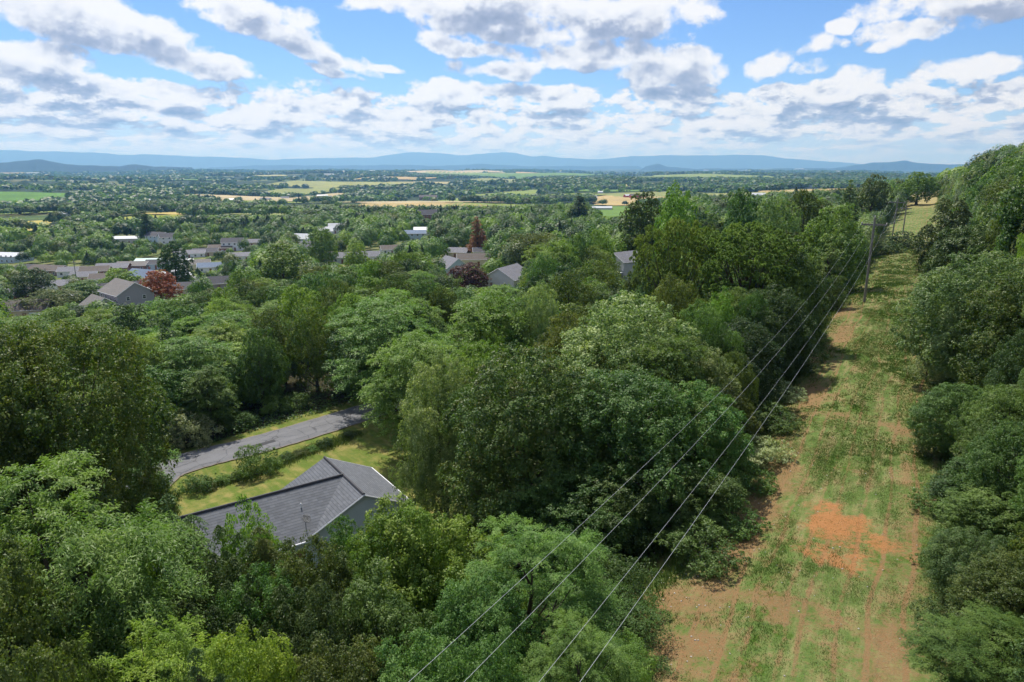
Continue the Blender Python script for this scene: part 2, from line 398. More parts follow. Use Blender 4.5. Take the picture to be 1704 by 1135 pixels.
    near = N.mix(N.mul(N.ss(u, 370.0, 410.0), N.mul(N.ss(u, 560., 540.), N.mul(N.ss(s, -9.0, -7.0), N.ss(s, 17.0, 14.0)))), near, (.33, .27, .115))
    # valley: a quilt of woods and fields
    vo = N.n('ShaderNodeTexVoronoi', feature='F1'); N.put(vo.inputs['Vector'], N.xyz(N.mul(x, .0031), N.mul(y, .0022), 0.0)); N.put(vo.inputs['Randomness'], .9)
    cellc = N.sep(vo.outputs['Color'])[0]
    cell = ramp(N, cellc, [(0, (.06, .10, .03)), (.25, (.10, .15, .04)), (.45, (.17, .18, .07)), (.62, (.08, .12, .035)), (.8, (.22, .20, .09)), (1, (.12, .16, .05))])
    wood = N.mix(N.noise(flat, .05, 5, .7), (.018, .034, .014), (.045, .07, .026))
    wf = N.noise(N.xyz(N.mul(x, .0011), N.mul(y, .0019), 0.0), 1.0, 5, .62)
    val = N.mix(N.ss(wf, .44, .47), cell, wood)
    val = N.mix(N.ss(dist, 5500.0, 9000.0), val, N.mix(N.ss(wf, .56, .61), wood, N.mix(n_big, (.10, .13, .05), (.2, .2, .1))))
    c = N.mix(far, near, val)
    return pbsdf(N, c, .95, .12, N.add(N.mad(n_tiny, .5, n_fine), N.mul(n_mid, .8)), .7, .14)
M_ground = mat('ground_cover', ground_build)
me = np_mesh('ground', np.stack([X.ravel(), Y.ravel(), Z.ravel()], 1), F, {'lawn': ('POINT', lawn.ravel())})
tag(link('ground', me, M_ground, smooth=True), kind='structure')

# far ridges, each a long heightfield standing where its crest is seen
def ridge(name, crest, R, width, col, seed, foot=-72, nr=26, na=340, rough=.10, rmax=None):
    rs = np.random.RandomState(seed)
    us = np.array([c[0] for c in crest], float); es = []
    for (u, v) in crest:
        r_ = ray(u, v); es.append((math.atan2(r_[0], r_[1]), r_[2] / math.hypot(r_[0], r_[1])))
    A = np.linspace(es[0][0], es[-1][0], na); H = np.interp(A, [e_[0] for e_ in es], [e_[1] for e_ in es]) * R
    H = np.convolve(np.pad(H, 2, mode='edge'), np.ones(5) / 5, 'valid') + R * .00035 * (np.sin(A * 61 + seed) + .7 * np.sin(A * 143 + seed * 2) + .4 * np.sin(A * 337))
    q = np.linspace(-1, 1, nr); ph = rs.rand(8) * 6
    AA, Q = np.meshgrid(A, q)
    RR = R * (1 + 0.04 * np.sin(A * 9 + ph[0])) [None, :] + Q * width
    prof = (1 - smooth01(np.abs(Q)))
    sp = 1 + rough * (np.sin(A * 140 + ph[1] + 2.2 * np.sin(A * 37))[None, :] * .6 + .5 * np.sin(A * 310 + ph[2])[None, :] + .4 * np.sin(A * 530 + ph[3])[None, :]) * (1 - prof) * np.where(Q < 0, 1, .3) * 3
    Hs = H * (RR[nr // 2] / R)
    ZZ = CAMZ + foot + (Hs[None, :] - foot) * np.clip(prof * sp, 0, 1.02)
    ZZ += rs.randn(*ZZ.shape) * (Hs[None, :] - foot) * .004 * prof
    ed = np.minimum(1, np.minimum(np.arange(na), np.arange(na)[::-1]) / 8.0)[None, :]
    ZZ = CAMZ + foot + (ZZ - CAMZ - foot) * ed
    V = np.stack([(RR * np.sin(AA)).ravel(), (RR * np.cos(AA)).ravel(), ZZ.ravel()], 1)
    ii = np.arange(nr * na).reshape(nr, na); FF = np.stack([ii[:-1, :-1], ii[:-1, 1:], ii[1:, 1:], ii[1:, :-1]], -1).reshape(-1, 4)
    m_ = simple('ridge_wood_' + name, col, .95, .35, .004, .1)
    tag(link('hills', np_mesh('hills', V, FF), m_, smooth=True), kind='structure')
ridge('a', [(-260, 262), (-100, 250), (0, 250), (60, 252), (110, 252), (160, 254), (215, 259), (250, 256), (330, 261), (400, 262), (455, 266), (500, 264), (560, 262), (620, 263), (675, 253), (720, 254), (765, 259),
       (830, 253), (860, 255), (888, 262), (903, 258), (940, 263), (1000, 266), (1040, 260), (1100, 259), (1190, 258), (1260, 258), (1290, 261), (1340, 266), (1390, 270), (1450, 273), (1600, 274), (1800, 272)], 25500, 2600, (.035, .05, .035), 1)
ridge('b', [(-260, 275), (-60, 277), (0, 272), (30, 268), (68, 265), (95, 270), (130, 275), (200, 277), (225, 273), (260, 277), (330, 279)], 9500, 1100, (.02, .035, .022), 2)
ridge('c', [(1060, 281), (1078, 277), (1095, 272), (1110, 277), (1160, 281), (1380, 280), (1430, 274), (1455, 270), (1480, 271), (1505, 267), (1530, 271), (1560, 273), (1640, 273), (1760, 277)], 14500, 1100, (.02, .035, .022), 3)
ridge('d', [(330, 279), (480, 274), (560, 276), (640, 274), (720, 276), (800, 273), (900, 277), (1000, 276), (1080, 277)], 17500, 1500, (.02, .035, .022), 4)

# air
def haze_build():
    m_ = bpy.data.materials.new('valley_air'); m_.use_nodes = True; nt = m_.node_tree; nt.nodes.clear(); N = NB(nt)
    v = N.n('ShaderNodeVolumePrincipled'); v.inputs['Density'].default_value = HAZE; v.inputs['Color'].default_value = (.21, .46, .88, 1); v.inputs['Absorption Color'].default_value = (.62, .62, .62, 1); v.inputs['Anisotropy'].default_value = .35
    o = N.n('ShaderNodeOutputMaterial'); nt.links.new(v.outputs[0], o.inputs[1]); return m_
HAZE = 8.2e-5
hz = MB(); hz.box((0, 15500, 100 + 175), (68000, 38000, 1000)); 
hzo = hz.build('haze', haze_build()); tag(hzo, kind='stuff')

# ------------------------------------------------------------------ foliage
def leaf_mat(name, dark, mid, light, tip=None, tipamt=0.0, trans=.34, rough=.52, spec=.30):
    dark, mid, light = [(c[0] * 1.76, c[1] * 1.66, c[2] * 1.28) for c in (dark, mid, light)]
    def b(N):
        a = N.n('ShaderNodeAttribute'); a.attribute_name = 'tone'; t = a.outputs['Fac']
        oi = N.n('ShaderNodeObjectInfo'); r = oi.outputs['Random']
        tc_ = N.n('ShaderNodeTexCoord').outputs['Object']
        n = N.noise(tc_, .55, 3, .6)
        f = N.add(N.mul(t, .70), N.mul(N.sub(n, .5), 1.2)); f = N.add(f, N.mad(r, .22, .10))
        c = ramp(N, f, [(0.05, dark), (.5, mid), (.95, light)])
        if tip: c = N.mix(N.mul(N.ss(N.mad(t, .35, N.noise(tc_, .8, 3, .6)), .70, .88), tipamt), c, tip)
        hsv = N.n('ShaderNodeHueSaturation'); N.put(hsv.inputs['Color'], c)
        N.put(hsv.inputs['Hue'], N.mad(N.m('FRACT', N.mul(r, 7.31)), .032, .484)); N.put(hsv.inputs['Value'], N.mad(N.m('FRACT', N.mul(r, 3.17)), .42, .80))
        c = hsv.outputs[0]
        p = N.n('ShaderNodeBsdfPrincipled'); N.put(p.inputs['Base Color'], c); N.put(p.inputs['Roughness'], rough); N.put(p.inputs['Specular IOR Level'], spec)
        tr = N.n('ShaderNodeBsdfTranslucent'); N.put(tr.inputs[0], N.mix(1.0, c, (1.25, 1.35, .6), 'MULTIPLY'))
        m_ = N.n('ShaderNodeMixShader'); m_.inputs[0].default_value = trans
        N.nt.links.new(p.outputs[0], m_.inputs[1]); N.nt.links.new(tr.outputs[0], m_.inputs[2]); return m_.outputs[0]
    return mat('leaves_' + name, b)
LM = {
 'maple':  leaf_mat('maple', (.022, .052, .014), (.048, .098, .026), (.090, .150, .048)),
 'silver': leaf_mat('silver', (.040, .078, .028), (.085, .138, .052), (.19, .24, .125), rough=.5, spec=.3),
 'seed':   leaf_mat('seed', (.026, .066, .017), (.058, .122, .032), (.115, .175, .055), (.21, .17, .06), .45),
 'oak':    leaf_mat('oak', (.020, .042, .008), (.040, .078, .015), (.105, .135, .030), (.17, .15, .035), .3),
 'locust': leaf_mat('locust', (.034, .080, .019), (.068, .132, .034), (.125, .195, .055)),
 'bright': leaf_mat('bright', (.044, .092, .013), (.082, .150, .023), (.145, .215, .040)),
 'olive':  leaf_mat('olive', (.026, .046, .012), (.056, .084, .022), (.105, .130, .036)),
 'cedar':  leaf_mat('cedar', (.020, .042, .013), (.038, .072, .022), (.078, .118, .036), (.11, .095, .03), .15, trans=.18),
 'pine':   leaf_mat('pine', (.040, .078, .016), (.092, .152, .030), (.17, .24, .055), trans=.15),
 'dark':   leaf_mat('dark', (.014, .034, .012), (.028, .060, .020), (.052, .090, .032)),
 'red':    leaf_mat('red', (.10, .020, .012), (.20, .040, .024), (.17, .095, .030)),
 'plum':   leaf_mat('plum', (.030, .012, .016), (.055, .022, .026), (.090, .040, .040)),
 'rust':   leaf_mat('rust', (.09, .045, .028), (.16, .075, .045), (.21, .115, .07)),
 'sage':   leaf_mat('sage', (.085, .125, .070), (.17, .22, .135), (.29, .33, .23)),
}
M_bark = simple('bark', (.085, .068, .052), .9, .4, 6, .1, .5)
M_bark_pale = simple('bark_pale', (.17, .145, .12), .9, .35, 6, .1, .5)

def nrm(a): return a / (np.linalg.norm(a, axis=-1, keepdims=True) + 1e-9)
def kites(P, Nn, A, L, Wd, rs, fold=.25):
    """leaf quads: P root, A long axis, Nn face normal"""
    n = len(P); A = nrm(A - (A * Nn).sum(1, keepdims=True) * Nn); B = np.cross(Nn, A)
    L = L[:, None]; Wd = Wd[:, None]
    v = np.empty((n, 4, 3), np.float32)
    v[:, 0] = P - A * L * .5; v[:, 2] = P + A * L * .5 - Nn * L * fold * .6
    m = P + Nn * L * fold * .18; v[:, 1] = m + B * Wd * .5; v[:, 3] = m - B * Wd * .5
    return v.reshape(-1, 3), np.arange(n * 4, dtype=np.int32).reshape(-1, 4)
def prof(kind, t):
    if kind == 'round': return np.sqrt(np.clip(1 - (2 * t - .92) ** 2 / 1.17, 0, 1)) * 1.0
    if kind == 'dome': return np.sqrt(np.clip(1 - np.clip((t - .22) / .78, 0, 1) ** 2.3, 0, 1)) * np.clip(.55 + t * 2.2, 0, 1)
    if kind == 'tall': return np.clip(np.sin(pi * np.clip(t, 0, 1) ** .72), 0, 1) ** .62
    if kind == 'cone': return np.clip(1 - t, 0, 1) ** .75 * np.clip(.35 + t * 5, 0, 1)
    if kind == 'flat': return np.clip(np.sin(pi * np.clip(t, 0, 1) ** 1.9), 0, 1) ** .5
    if kind == 'egg': return np.clip(np.sin(pi * np.clip(t, 0.0, 1) ** .85), 0, 1) ** .55
PROTO = {}
def build_proto(key, form, R, H, base, ncl, clr, nleaf, leaf, seed, style='broad', aspect=.6, core=.25, lobes=.22, limbs=26, oblate=.68, mull=1.0):
    rs = np.random.RandomState(seed)
    # lobed envelope
    ph = rs.rand(6) * 6.28
    def env(th, t):
        return 1 + lobes * (np.sin(2 * th + ph[0] + 2 * t) * .4 + np.sin(3 * th + ph[1] - 3 * t) * .45 + np.sin(5 * th + ph[2] + 5 * t) * .35)
    z0 = H * base; hc = H - z0
    C = []; cand = 0
    cc = []
    for i in range(ncl):
        best = None; bd = -1
        for k in range(9):
            t = rs.rand() ** .8; th = rs.rand() * 6.283
            rr = prof(form, t)
            if rs.rand() > rr + .12: continue
            q = (.70 + .30 * rs.rand()) if rs.rand() > core else rs.rand() * .7
            p = np.array([cos(th) * rr * R * q * env(th, t), sin(th) * rr * R * q * env(th, t), z0 + hc * t * (1 if t < .9 else .97)])
            d = ((np.array(cc) - p) ** 2).sum(1).min() if cc else 9
            if d > bd: bd, best = d, p
        if best is None: continue
        cc.append(best)
    C = np.array(cc); n = len(C)
    rc = clr * (.65 + .7 * rs.rand(n)) * np.clip(.72 + .5 * (np.hypot(C[:, 0], C[:, 1]) / R), .6, 1.15)
    w = rc ** 2; cnt = rs.multinomial(nleaf, w / w.sum()); ci = np.repeat(np.arange(n), cnt); m = len(ci)
    ctr = np.array([0, 0, z0 + hc * .42]); out = nrm(C - ctr)[ci]; up = np.array([0, 0, 1.0])
    tone_c = rs.rand(n)
    if style in ('broad', 'vine'):
        K = 15; sub = rs.randint(0, K, m) + ci * K                # twig-end bunches on each bough
        oc = np.repeat(nrm(C - ctr), K, 0); sd0 = nrm(rs.randn(n * K, 3) + oc * .75 + up * .45); sr = rs.uniform(.20, .42, n * K); ext = rs.uniform(.72, 1.12, n * K)
        d1 = nrm(rs.randn(m, 3) + sd0[sub] * .8 + up * .35)
        P = C[ci] + (sd0[sub] * ext[sub][:, None]) * rc[ci][:, None] * np.array([1, 1, oblate]) + d1 * (rc[ci] * sr[sub] * rs.rand(m) ** .33)[:, None]
        lo = rs.rand(m) < .16; P[lo] = (C[ci] + nrm(rs.randn(m, 3)) * (rc[ci] * .8 * rs.rand(m))[:, None] * np.array([1, 1, oblate]))[lo]
        d = d1
        Nn = nrm(d * .9 + rs.randn(m, 3) * .5 + up * .55 + out * .15); A = nrm(rs.randn(m, 3) * .8 + sd0[sub] * .7 - up * .25)
        L = leaf * (.7 + .6 * rs.rand(m)); Wd = L * aspect * (.8 + .4 * rs.rand(m))
        if style == 'vine':
            k = rs.rand(m) < .35; P[k] -= up * (rs.rand(k.sum()) ** 1.5 * 1.6)[:, None]; A[k] = nrm(-up + rs.randn(k.sum(), 3) * .3)
    elif style == 'spray':       # tiers of long compound leaves
        nb = 13; b = rs.randint(0, nb, m); key_ = ci * nb + b
        ang = rs.rand(n * nb) * 6.283; tilt = rs.randn(n * nb) * .22 + .12
        oc = nrm(C - ctr); oc[:, 2] *= .3
        bd_ = nrm(np.stack([np.cos(ang), np.sin(ang), tilt], 1) + np.repeat(oc, nb, 0) * .9)
        t = rs.rand(m) ** .8; bdir = bd_[key_]
        side = nrm(np.cross(bdir, up)); sg = np.where(rs.rand(m) < .5, -1, 1)[:, None]
        P = C[ci] + bdir * (rc[ci] * 1.45 * t)[:, None] - up * (t ** 2 * rc[ci] * .45)[:, None] + rs.randn(m, 3) * rc[ci][:, None] * np.array([.085, .085, .05])
        A = nrm(side * sg + bdir * .9 - up * .38 + rs.randn(m, 3) * .2)
        P = P + A * leaf * .45
        Nn = nrm(up * 1.0 + rs.randn(m, 3) * .28 + bdir * .15); L = leaf * (.75 + .6 * rs.rand(m)); Wd = L * aspect
    elif style == 'needle':
        nt_ = 26; b = rs.randint(0, nt_, m); tc0 = nrm(rs.randn(n * nt_, 3) + np.repeat(nrm(C - ctr), nt_, 0) * .5 + up * .5) * np.repeat(rc, nt_)[:, None] * np.array([1, 1, .6]) * (rs.rand(n * nt_) ** .4)[:, None]
        d = nrm(rs.randn(m, 3) + up * .7 + nrm(tc0[ci * nt_ + b]) * .6)
        P = C[ci] + tc0[ci * nt_ + b] + d * leaf * .5; A = d; Nn = nrm(np.cross(d, rs.randn(m, 3)) * .7 + up * .9); L = leaf * (.8 + .4 * rs.rand(m)); Wd = L * aspect
    elif style == 'scale':       # upright plumes of a cedar
        d = nrm(rs.randn(m, 3) * np.array([1, 1, .5]) + out * .6)
        tt = rs.rand(m)
        P = C[ci] + d * (rc[ci] * .55 * 1.5 * (1.1 - tt))[:, None] + up * ((tt - .35) * rc[ci] * 1.05)[:, None]
        A = nrm(up * .5 + d * 1.0 + rs.randn(m, 3) * .35); Nn = nrm(d + rs.randn(m, 3) * .5 + up * .35); L = leaf * (.7 + .7 * rs.rand(m)); Wd = L * aspect
    V, Fq = kites(P, Nn, A, L, Wd, rs)
    tone = np.clip(rs.rand(m) * .55 + tone_c[ci] * .45, 0, 1)
    me = np_mesh('crown', V, Fq, {'tone': ('FACE', tone)})
    # trunk with limbs
    tb = MB(); r0 = .032 * H * mull; top = z0 + hc * (.92 if form == 'cone' else .72); kk = 6
    sway = [(rs.randn() * .02 * H * (i / kk), rs.randn() * .02 * H * (i / kk)) for i in range(kk + 1)]
    tp = [np.array([sway[i][0], sway[i][1], -.4 + (top + .4) * i / kk]) for i in range(kk + 1)]
    tb.tube(tp, [r0 * (1.25 if i == 0 else 1 - .85 * i / kk) for i in range(kk + 1)], 8)
    order = rs.permutation(n)[:limbs]
    for j in order:
        c_ = C[j]; f = np.clip((c_[2] - z0 * .7) / (top + .01) * .7, .12, .93)
        i = f * kk; i0 = int(i); s_ = tp[i0] + (tp[min(i0 + 1, kk)] - tp[i0]) * (i - i0)
        mid_ = s_ * .45 + c_ * .55 + np.array([0, 0, -.04 * H * (1 if c_[2] > s_[2] else -.4)]) + rs.randn(3) * .15
        tb.tube([s_, mid_, c_], [r0 * .38 * (1.1 - f), r0 * .22 * (1.1 - f) + .012, .012], 5, cap=False)
    PROTO[key] = (me, tb.mesh('trunk'), R, H)
# near, mid and far versions of each kind
def near(key, n, leaf, **k): build_proto(key, nleaf=n, leaf=leaf, **k)
BP = dict(
 maple=dict(form='dome', R=5, H=15, base=.12, ncl=150, clr=1.25, style='broad', aspect=.72),
 maple_tall=dict(form='tall', R=4, H=15, base=.14, ncl=120, clr=1.15, style='broad', aspect=.72),
 oak=dict(form='round', R=6, H=17, base=.16, ncl=170, clr=1.35, style='broad', aspect=.55, lobes=.3),
 locust=dict(form='dome', R=4.5, H=15, base=.2, ncl=95, clr=1.45, style='spray', aspect=.30, lobes=.4, oblate=.5),
 cedar=dict(form='cone', R=2.6, H=11, base=.02, ncl=110, clr=.85, style='scale', aspect=.34, lobes=.3, core=.3),
 pine=dict(form='flat', R=5, H=14, base=.32, ncl=62, clr=1.15, style='needle', aspect=.20, lobes=.35, core=.35, limbs=46, oblate=.6),
 spruce=dict(form='cone', R=3.2, H=16, base=.05, ncl=110, clr=.95, style='broad', aspect=.3, lobes=.15, oblate=.5),
 juniper=dict(form='tall', R=3, H=10, base=.0, ncl=110, clr=.95, style='scale', aspect=.34, lobes=.4, core=.3),
 shrub=dict(form='egg', R=2, H=3.2, base=.0, ncl=46, clr=.62, style='broad', aspect=.6, limbs=12, lobes=.35),
 vine=dict(form='dome', R=3.6, H=10, base=.04, ncl=95, clr=1.0, style='vine', aspect=.62, lobes=.35),
)
def mk(kind, lod, n, leaf, seed, **over):
    k = dict(BP[kind]); k.update(over); build_proto((kind, lod, seed), nleaf=n, leaf=leaf, seed=seed, **k)
# very near (under 40 m)
mk('locust', 0, 110000, .19, 1, ncl=78, clr=1.3, lobes=.55, aspect=.27); mk('cedar', 0, 120000, .115, 1, ncl=190, clr=.72, lobes=.4); mk('cedar', 0, 120000, .115, 2, ncl=190, R=3.2, H=8.5, form='tall', lobes=.4)
mk('vine', 0, 90000, .13, 1); mk('maple', 0, 100000, .125, 1, R=3.6, H=11, clr=.95); mk('shrub', 0, 22000, .09, 1)
mk('shrub', 0, 20000, .10, 2, style='spray', aspect=.3, clr=.9, ncl=40)
# near
mk('maple', 1, 95000, .17, 1, ncl=170, clr=1.2, lobes=.32); mk('maple', 1, 90000, .175, 2, ncl=150, clr=1.3, R=5.5, H=14.5, lobes=.42); mk('maple_tall', 1, 60000, .18, 1, lobes=.35)
mk('oak', 1, 110000, .19, 1, ncl=210, clr=1.25, lobes=.38); mk('locust', 1, 46000, .29, 1); mk('locust', 1, 46000, .29, 2, R=4, H=14, form='tall')
mk('cedar', 1, 36000, .21, 1); mk('juniper', 1, 50000, .19, 1); mk('juniper', 2, 24000, .29, 1); mk('juniper', 3, 10000, .4, 1); mk('pine', 1, 110000, .24, 1, ncl=85, clr=1.15, aspect=.26, oblate=.45); mk('shrub', 1, 8000, .16, 1)
# middle distance
for sd_ in (1, 2, 3, 4): mk('maple', 2, 22000, .33, sd_, lobes=.2 + .08 * sd_, ncl=95, clr=1.45)
mk('maple_tall', 2, 18000, .33, 1, lobes=.35); mk('maple_tall', 2, 18000, .33, 2, lobes=.4); mk('oak', 2, 26000, .36, 1, clr=1.6, ncl=110, lobes=.4); mk('locust', 2, 32000, .34, 1, aspect=.36); mk('locust', 2, 32000, .34, 2, form='tall', aspect=.36)
mk('cedar', 2, 18000, .31, 1); mk('pine', 2, 40000, .36, 1, R=4.5, aspect=.26, ncl=80); mk('spruce', 2, 14000, .38, 1); mk('shrub', 2, 2600, .3, 1)
# far
for sd_ in (1, 2): mk('maple', 3, 12000, .44, sd_, clr=1.5, ncl=80, limbs=8)
mk('oak', 3, 13000, .46, 1, clr=1.7, ncl=90, limbs=8); mk('locust', 3, 14000, .48, 1, clr=1.6, ncl=70, limbs=8, aspect=.4); mk('maple_tall', 3, 10000, .44, 1, clr=1.4, ncl=70, limbs=8)
mk('cedar', 3, 9000, .38, 1, limbs=5); mk('pine', 3, 15000, .44, 1, aspect=.35, limbs=12); mk('spruce', 3, 10000, .46, 1, limbs=6, aspect=.45); mk('shrub', 3, 1000, .42, 1, limbs=4)
print('protos', round(time.time() - T0, 1))

_keys = {}
for k_ in PROTO: _keys.setdefault(k_[:2], []).append(k_)
CROWN_CACHE = {}
def lod_for(kind, D):
    l = 0 if D < 40 else 1 if D < 80 else 2 if D < 200 else 3
    while (kind, l) not in _keys: l += 1 if l < 1 or (kind, 3) in _keys and l < 3 else -1
    return l
TREES = []
rt = random.Random(11)
NAME = dict(maple='broadleaf_tree', maple_tall='broadleaf_tree', oak='oak_tree', locust='locust_tree', cedar='cedar_tree', juniper='cedar_tree', pine='pine_tree', spruce='conifer_tree', shrub='shrub', vine='vine_covered_tree')
CAT = dict(juniper='tree', maple='tree', maple_tall='tree', oak='tree', locust='tree', cedar='tree', pine='tree', spruce='tree', shrub='shrub', vine='tree')
def plant(kind, leafk, x, y, H, R, label=None, group=None, seed=None, lod=None, rz=None):
    D = math.hypot(x, y); l = lod_for(kind, D) if lod is None else lod
    ks = _keys[(kind, l)]; key = ks[rt.randrange(len(ks))] if seed is None else [k for k in ks if k[2] == seed][0]
    me, tr, R0, H0 = PROTO[key]
    ck = (key, leafk)
    if ck not in CROWN_CACHE:
        c = me.copy() if me.materials else me
        if not me.materials: c.materials.append(LM[leafk])
        else: c.materials[0] = LM[leafk]
        CROWN_CACHE[ck] = c
    if not tr.materials: tr.materials.append(M_bark)
    z = T(x, y)
    o = empty(NAME[kind], (x, y, z), rt.random() * 6.28 if rz is None else rz); o.scale = (R / R0, R / R0 * (.92 + .16 * rt.random()), H / H0)
    o.rotation_euler.x = rt.uniform(-.05, .05); o.rotation_euler.y = rt.uniform(-.05, .05)
    link('crown', CROWN_CACHE[ck], parent=o); link('trunk', tr, parent=o)
    o['category'] = CAT[kind]
    TREES.append(dict(o=o, kind=kind, leaf=leafk, x=x, y=y, z=z, H=H, R=R, label=label, group=group))
    return o
def hero(u, v, D, kind, leafk, R, label, group=None, seed=None, Hmin=2.0, lod=None, rz=None):
    r_ = ray(u, v); x = r_[0] / r_[1] * D; ztop = CAMZ + r_[2] / r_[1] * D
    H = max(Hmin, ztop - T(x, D))
    # crown top sits over the bearing
    return plant(kind, leafk, x, D, H, R, label, group, seed, lod, rz)

# ------------------------------------------------------------------ the trees one can tell apart, from the left edge round to the right
hero(72, 546, 47, 'oak', 'oak', 5.7, 'huge dark olive-green oak filling the left edge above the paved lane', seed=1, lod=1)
hero(-70, 560, 44, 'oak', 'oak', 5.5, 'dark oak crown cut off by the left edge, beside the huge oak', seed=1, lod=1)
hero(30, 752, 25, 'locust', 'locust', 4.1, 'bright feathery locust tree in the lower left corner in front of the huge oak', seed=1, lod=0)
hero(-40, 930, 20, 'maple', 'olive', 2.6, 'shaded broadleaf tree at the lower left edge below the bright feathery locust', lod=0)
hero(268, 828, 33, 'cedar', 'cedar', 3.6, 'dark pointed cedar left of the grey roof', seed=1, lod=0)
hero(205, 872, 31, 'maple', 'bright', 2.2, 'light green tree between the dark pointed cedar and the feathery locust', lod=0)
hero(402, 834, 32.5, 'maple_tall', 'bright', 1.6, 'slender bright green tree rising in front of the left end of the grey roof', lod=1)
hero(360, 868, 31, 'cedar', 'cedar', 3.3, 'broad dull cedar under the slender bright green tree', seed=2, lod=0)
hero(450, 868, 31, 'cedar', 'olive', 3.2, 'olive cedar hiding the lower edge of the grey roof', seed=1, lod=0)
hero(500, 905, 29, 'maple', 'olive', 2.2, 'olive broadleaf tree in front of the house gutter', lod=0)
hero(340, 945, 27, 'cedar', 'cedar', 3.4, 'dark cedar below the pointed one, deep in the thicket', seed=2, lod=0)
hero(588, 852, 33, 'maple_tall', 'seed', 1.8, 'thin leafy sapling against the pale gable wall of the grey-roofed house', lod=1)
hero(560, 915, 30, 'cedar', 'cedar', 2.9, 'wide cedar between the grey roof and the vine-draped tree', seed=1, lod=0)
hero(705, 845, 31.5, 'vine', 'bright', 3.5, 'rounded tree draped with trailing vines right of the pale gable', seed=1, lod=0, rz=1.0)
hero(652, 846, 31, 'vine', 'bright', 2.7, 'lower vine-draped crown directly below the pale gable wall', seed=1, lod=0, rz=4.0)
hero(640, 965, 26, 'vine', 'maple', 2.6, 'dark vine-hung tree at the foot of the rounded vine-draped tree', seed=1, lod=0)
hero(880, 864, 27, 'locust', 'locust', 2.6, 'feathery pale green locust under the power lines at the bottom', seed=1, lod=0)
hero(790, 975, 24, 'maple', 'maple', 2.2, 'shaded broadleaf tree between the vine-draped tree and the feathery locust under the lines', lod=0)
hero(960, 1035, 22, 'locust', 'locust', 1.7, 'small locust at the bottom edge beside the bare earth of the cleared strip', seed=1, lod=0)
hero(225, 1030, 20, 'locust', 'bright', 2.4, 'yellow-green sumac-like tree at the bottom left with fanned leaves', seed=1, lod=0)
hero(100, 985, 22, 'maple', 'maple', 2.6, 'dark leafy tree in the bottom left between two feathery crowns', lod=0)
hero(430, 1050, 20, 'maple', 'bright', 1.9, 'bright leafy sapling at the bottom edge right of the fanned sumac-like tree', lod=0)
hero(500, 975, 25, 'cedar', 'cedar', 2.8, 'dull green cedar at the bottom, below the middle of the grey roof', seed=2, lod=0)
hero(430, 960, 27, 'maple', 'maple', 2.3, 'mid-green leafy tree low in the thicket, left of the dull bottom cedar', lod=0)
hero(565, 1060, 20, 'maple', 'olive', 2.0, 'low olive tree at the bottom edge left of the dark vine-hung tree', lod=0)
hero(325, 1065, 19, 'cedar', 'cedar', 2.2, 'small cedar tip at the bottom edge between two bright saplings', seed=1, lod=0)
hero(700, 1070, 19.5, 'maple', 'maple', 2.0, 'low dark tree at the bottom edge where the first power line leaves the picture', lod=0)
hero(820, 1090, 19.5, 'vine', 'maple', 1.7, 'dark vine-hung growth at the bottom edge between the second and third power lines', lod=0)
hero(30, 1085, 17, 'vine', 'olive', 2.2, 'tangled olive tree in the very bottom left corner', lod=0)
hero(1015, 985, 29, 'shrub', 'maple', 2.2, 'dark spreading shrub at the foot of the big maples beside bare earth', lod=0, Hmin=2.6)
hero(1010, 1050, 26, 'shrub', 'locust', 1.5, 'low green shrub beside the cleared strip near the bottom edge', lod=0, Hmin=1.7)
hero(1000, 930, 32, 'shrub', 'dark', 2.2, 'dark bush under the front foot of the central clump', lod=0, Hmin=2.6)
# clump of maples in the middle
hero(885, 578, 47, 'maple', 'seed', 5.0, 'big green maple with rusty seed clusters, front of the central clump', seed=1, lod=1, rz=.4)
hero(1050, 492, 56, 'maple', 'silver', 6.0, 'tallest silver-leaved maple on top of the central clump', seed=1, lod=1, rz=2.0)
hero(738, 600, 56, 'maple', 'silver', 3.6, 'dusky grey-green maple at the lawn end right of the grey-roofed house', seed=2, lod=1, rz=3.0)
hero(1040, 618, 46, 'maple', 'maple', 4.9, 'dark green maple low in the central clump, crossed by the upper power line', seed=2, lod=1)
hero(1150, 640, 46, 'maple', 'seed', 3.7, 'yellowish maple at the right side of the central clump beneath the lines', seed=1, lod=1)
hero(1165, 560, 54, 'maple_tall', 'silver', 3.0, 'narrow pale-topped maple behind the yellowish one beside the cleared strip', lod=1)
hero(1105, 770, 41, 'maple', 'maple', 3.6, 'lowest dark maple of the central clump, overhanging the bare earth', seed=2, lod=1)
hero(960, 790, 41, 'maple', 'maple', 3.4, 'shaded maple skirt at the front foot of the central clump', seed=1, lod=1)
hero(1105, 555, 51, 'locust', 'locust', 2.6, 'light feathery locust sprays poking from the right flank of the central clump', lod=1)
hero(790, 560, 60, 'locust', 'bright', 3.0, 'yellow-green tree right behind the dusky grey-green maple', lod=1)
hero(955, 520, 60, 'maple', 'olive', 3.2, 'olive-tinted tree behind the left shoulder of the tallest maple', lod=1)
hero(632, 492, 88, 'locust', 'locust', 4.9, 'large feathery locust overhanging the right end of the paved lane', seed=1, lod=1)
hero(690, 545, 74, 'locust', 'locust', 3.6, 'mid-green locust between the lane end and the central clump', seed=2, lod=1)
hero(815, 475, 84, 'locust', 'bright', 4.3, 'bright yellow-green round crown below the white gable with the grey roof', lod=1)
hero(905, 475, 84, 'maple', 'silver', 3.2, 'greyish dark tree with pale leaf tips left of the tallest maple', seed=2, lod=1)
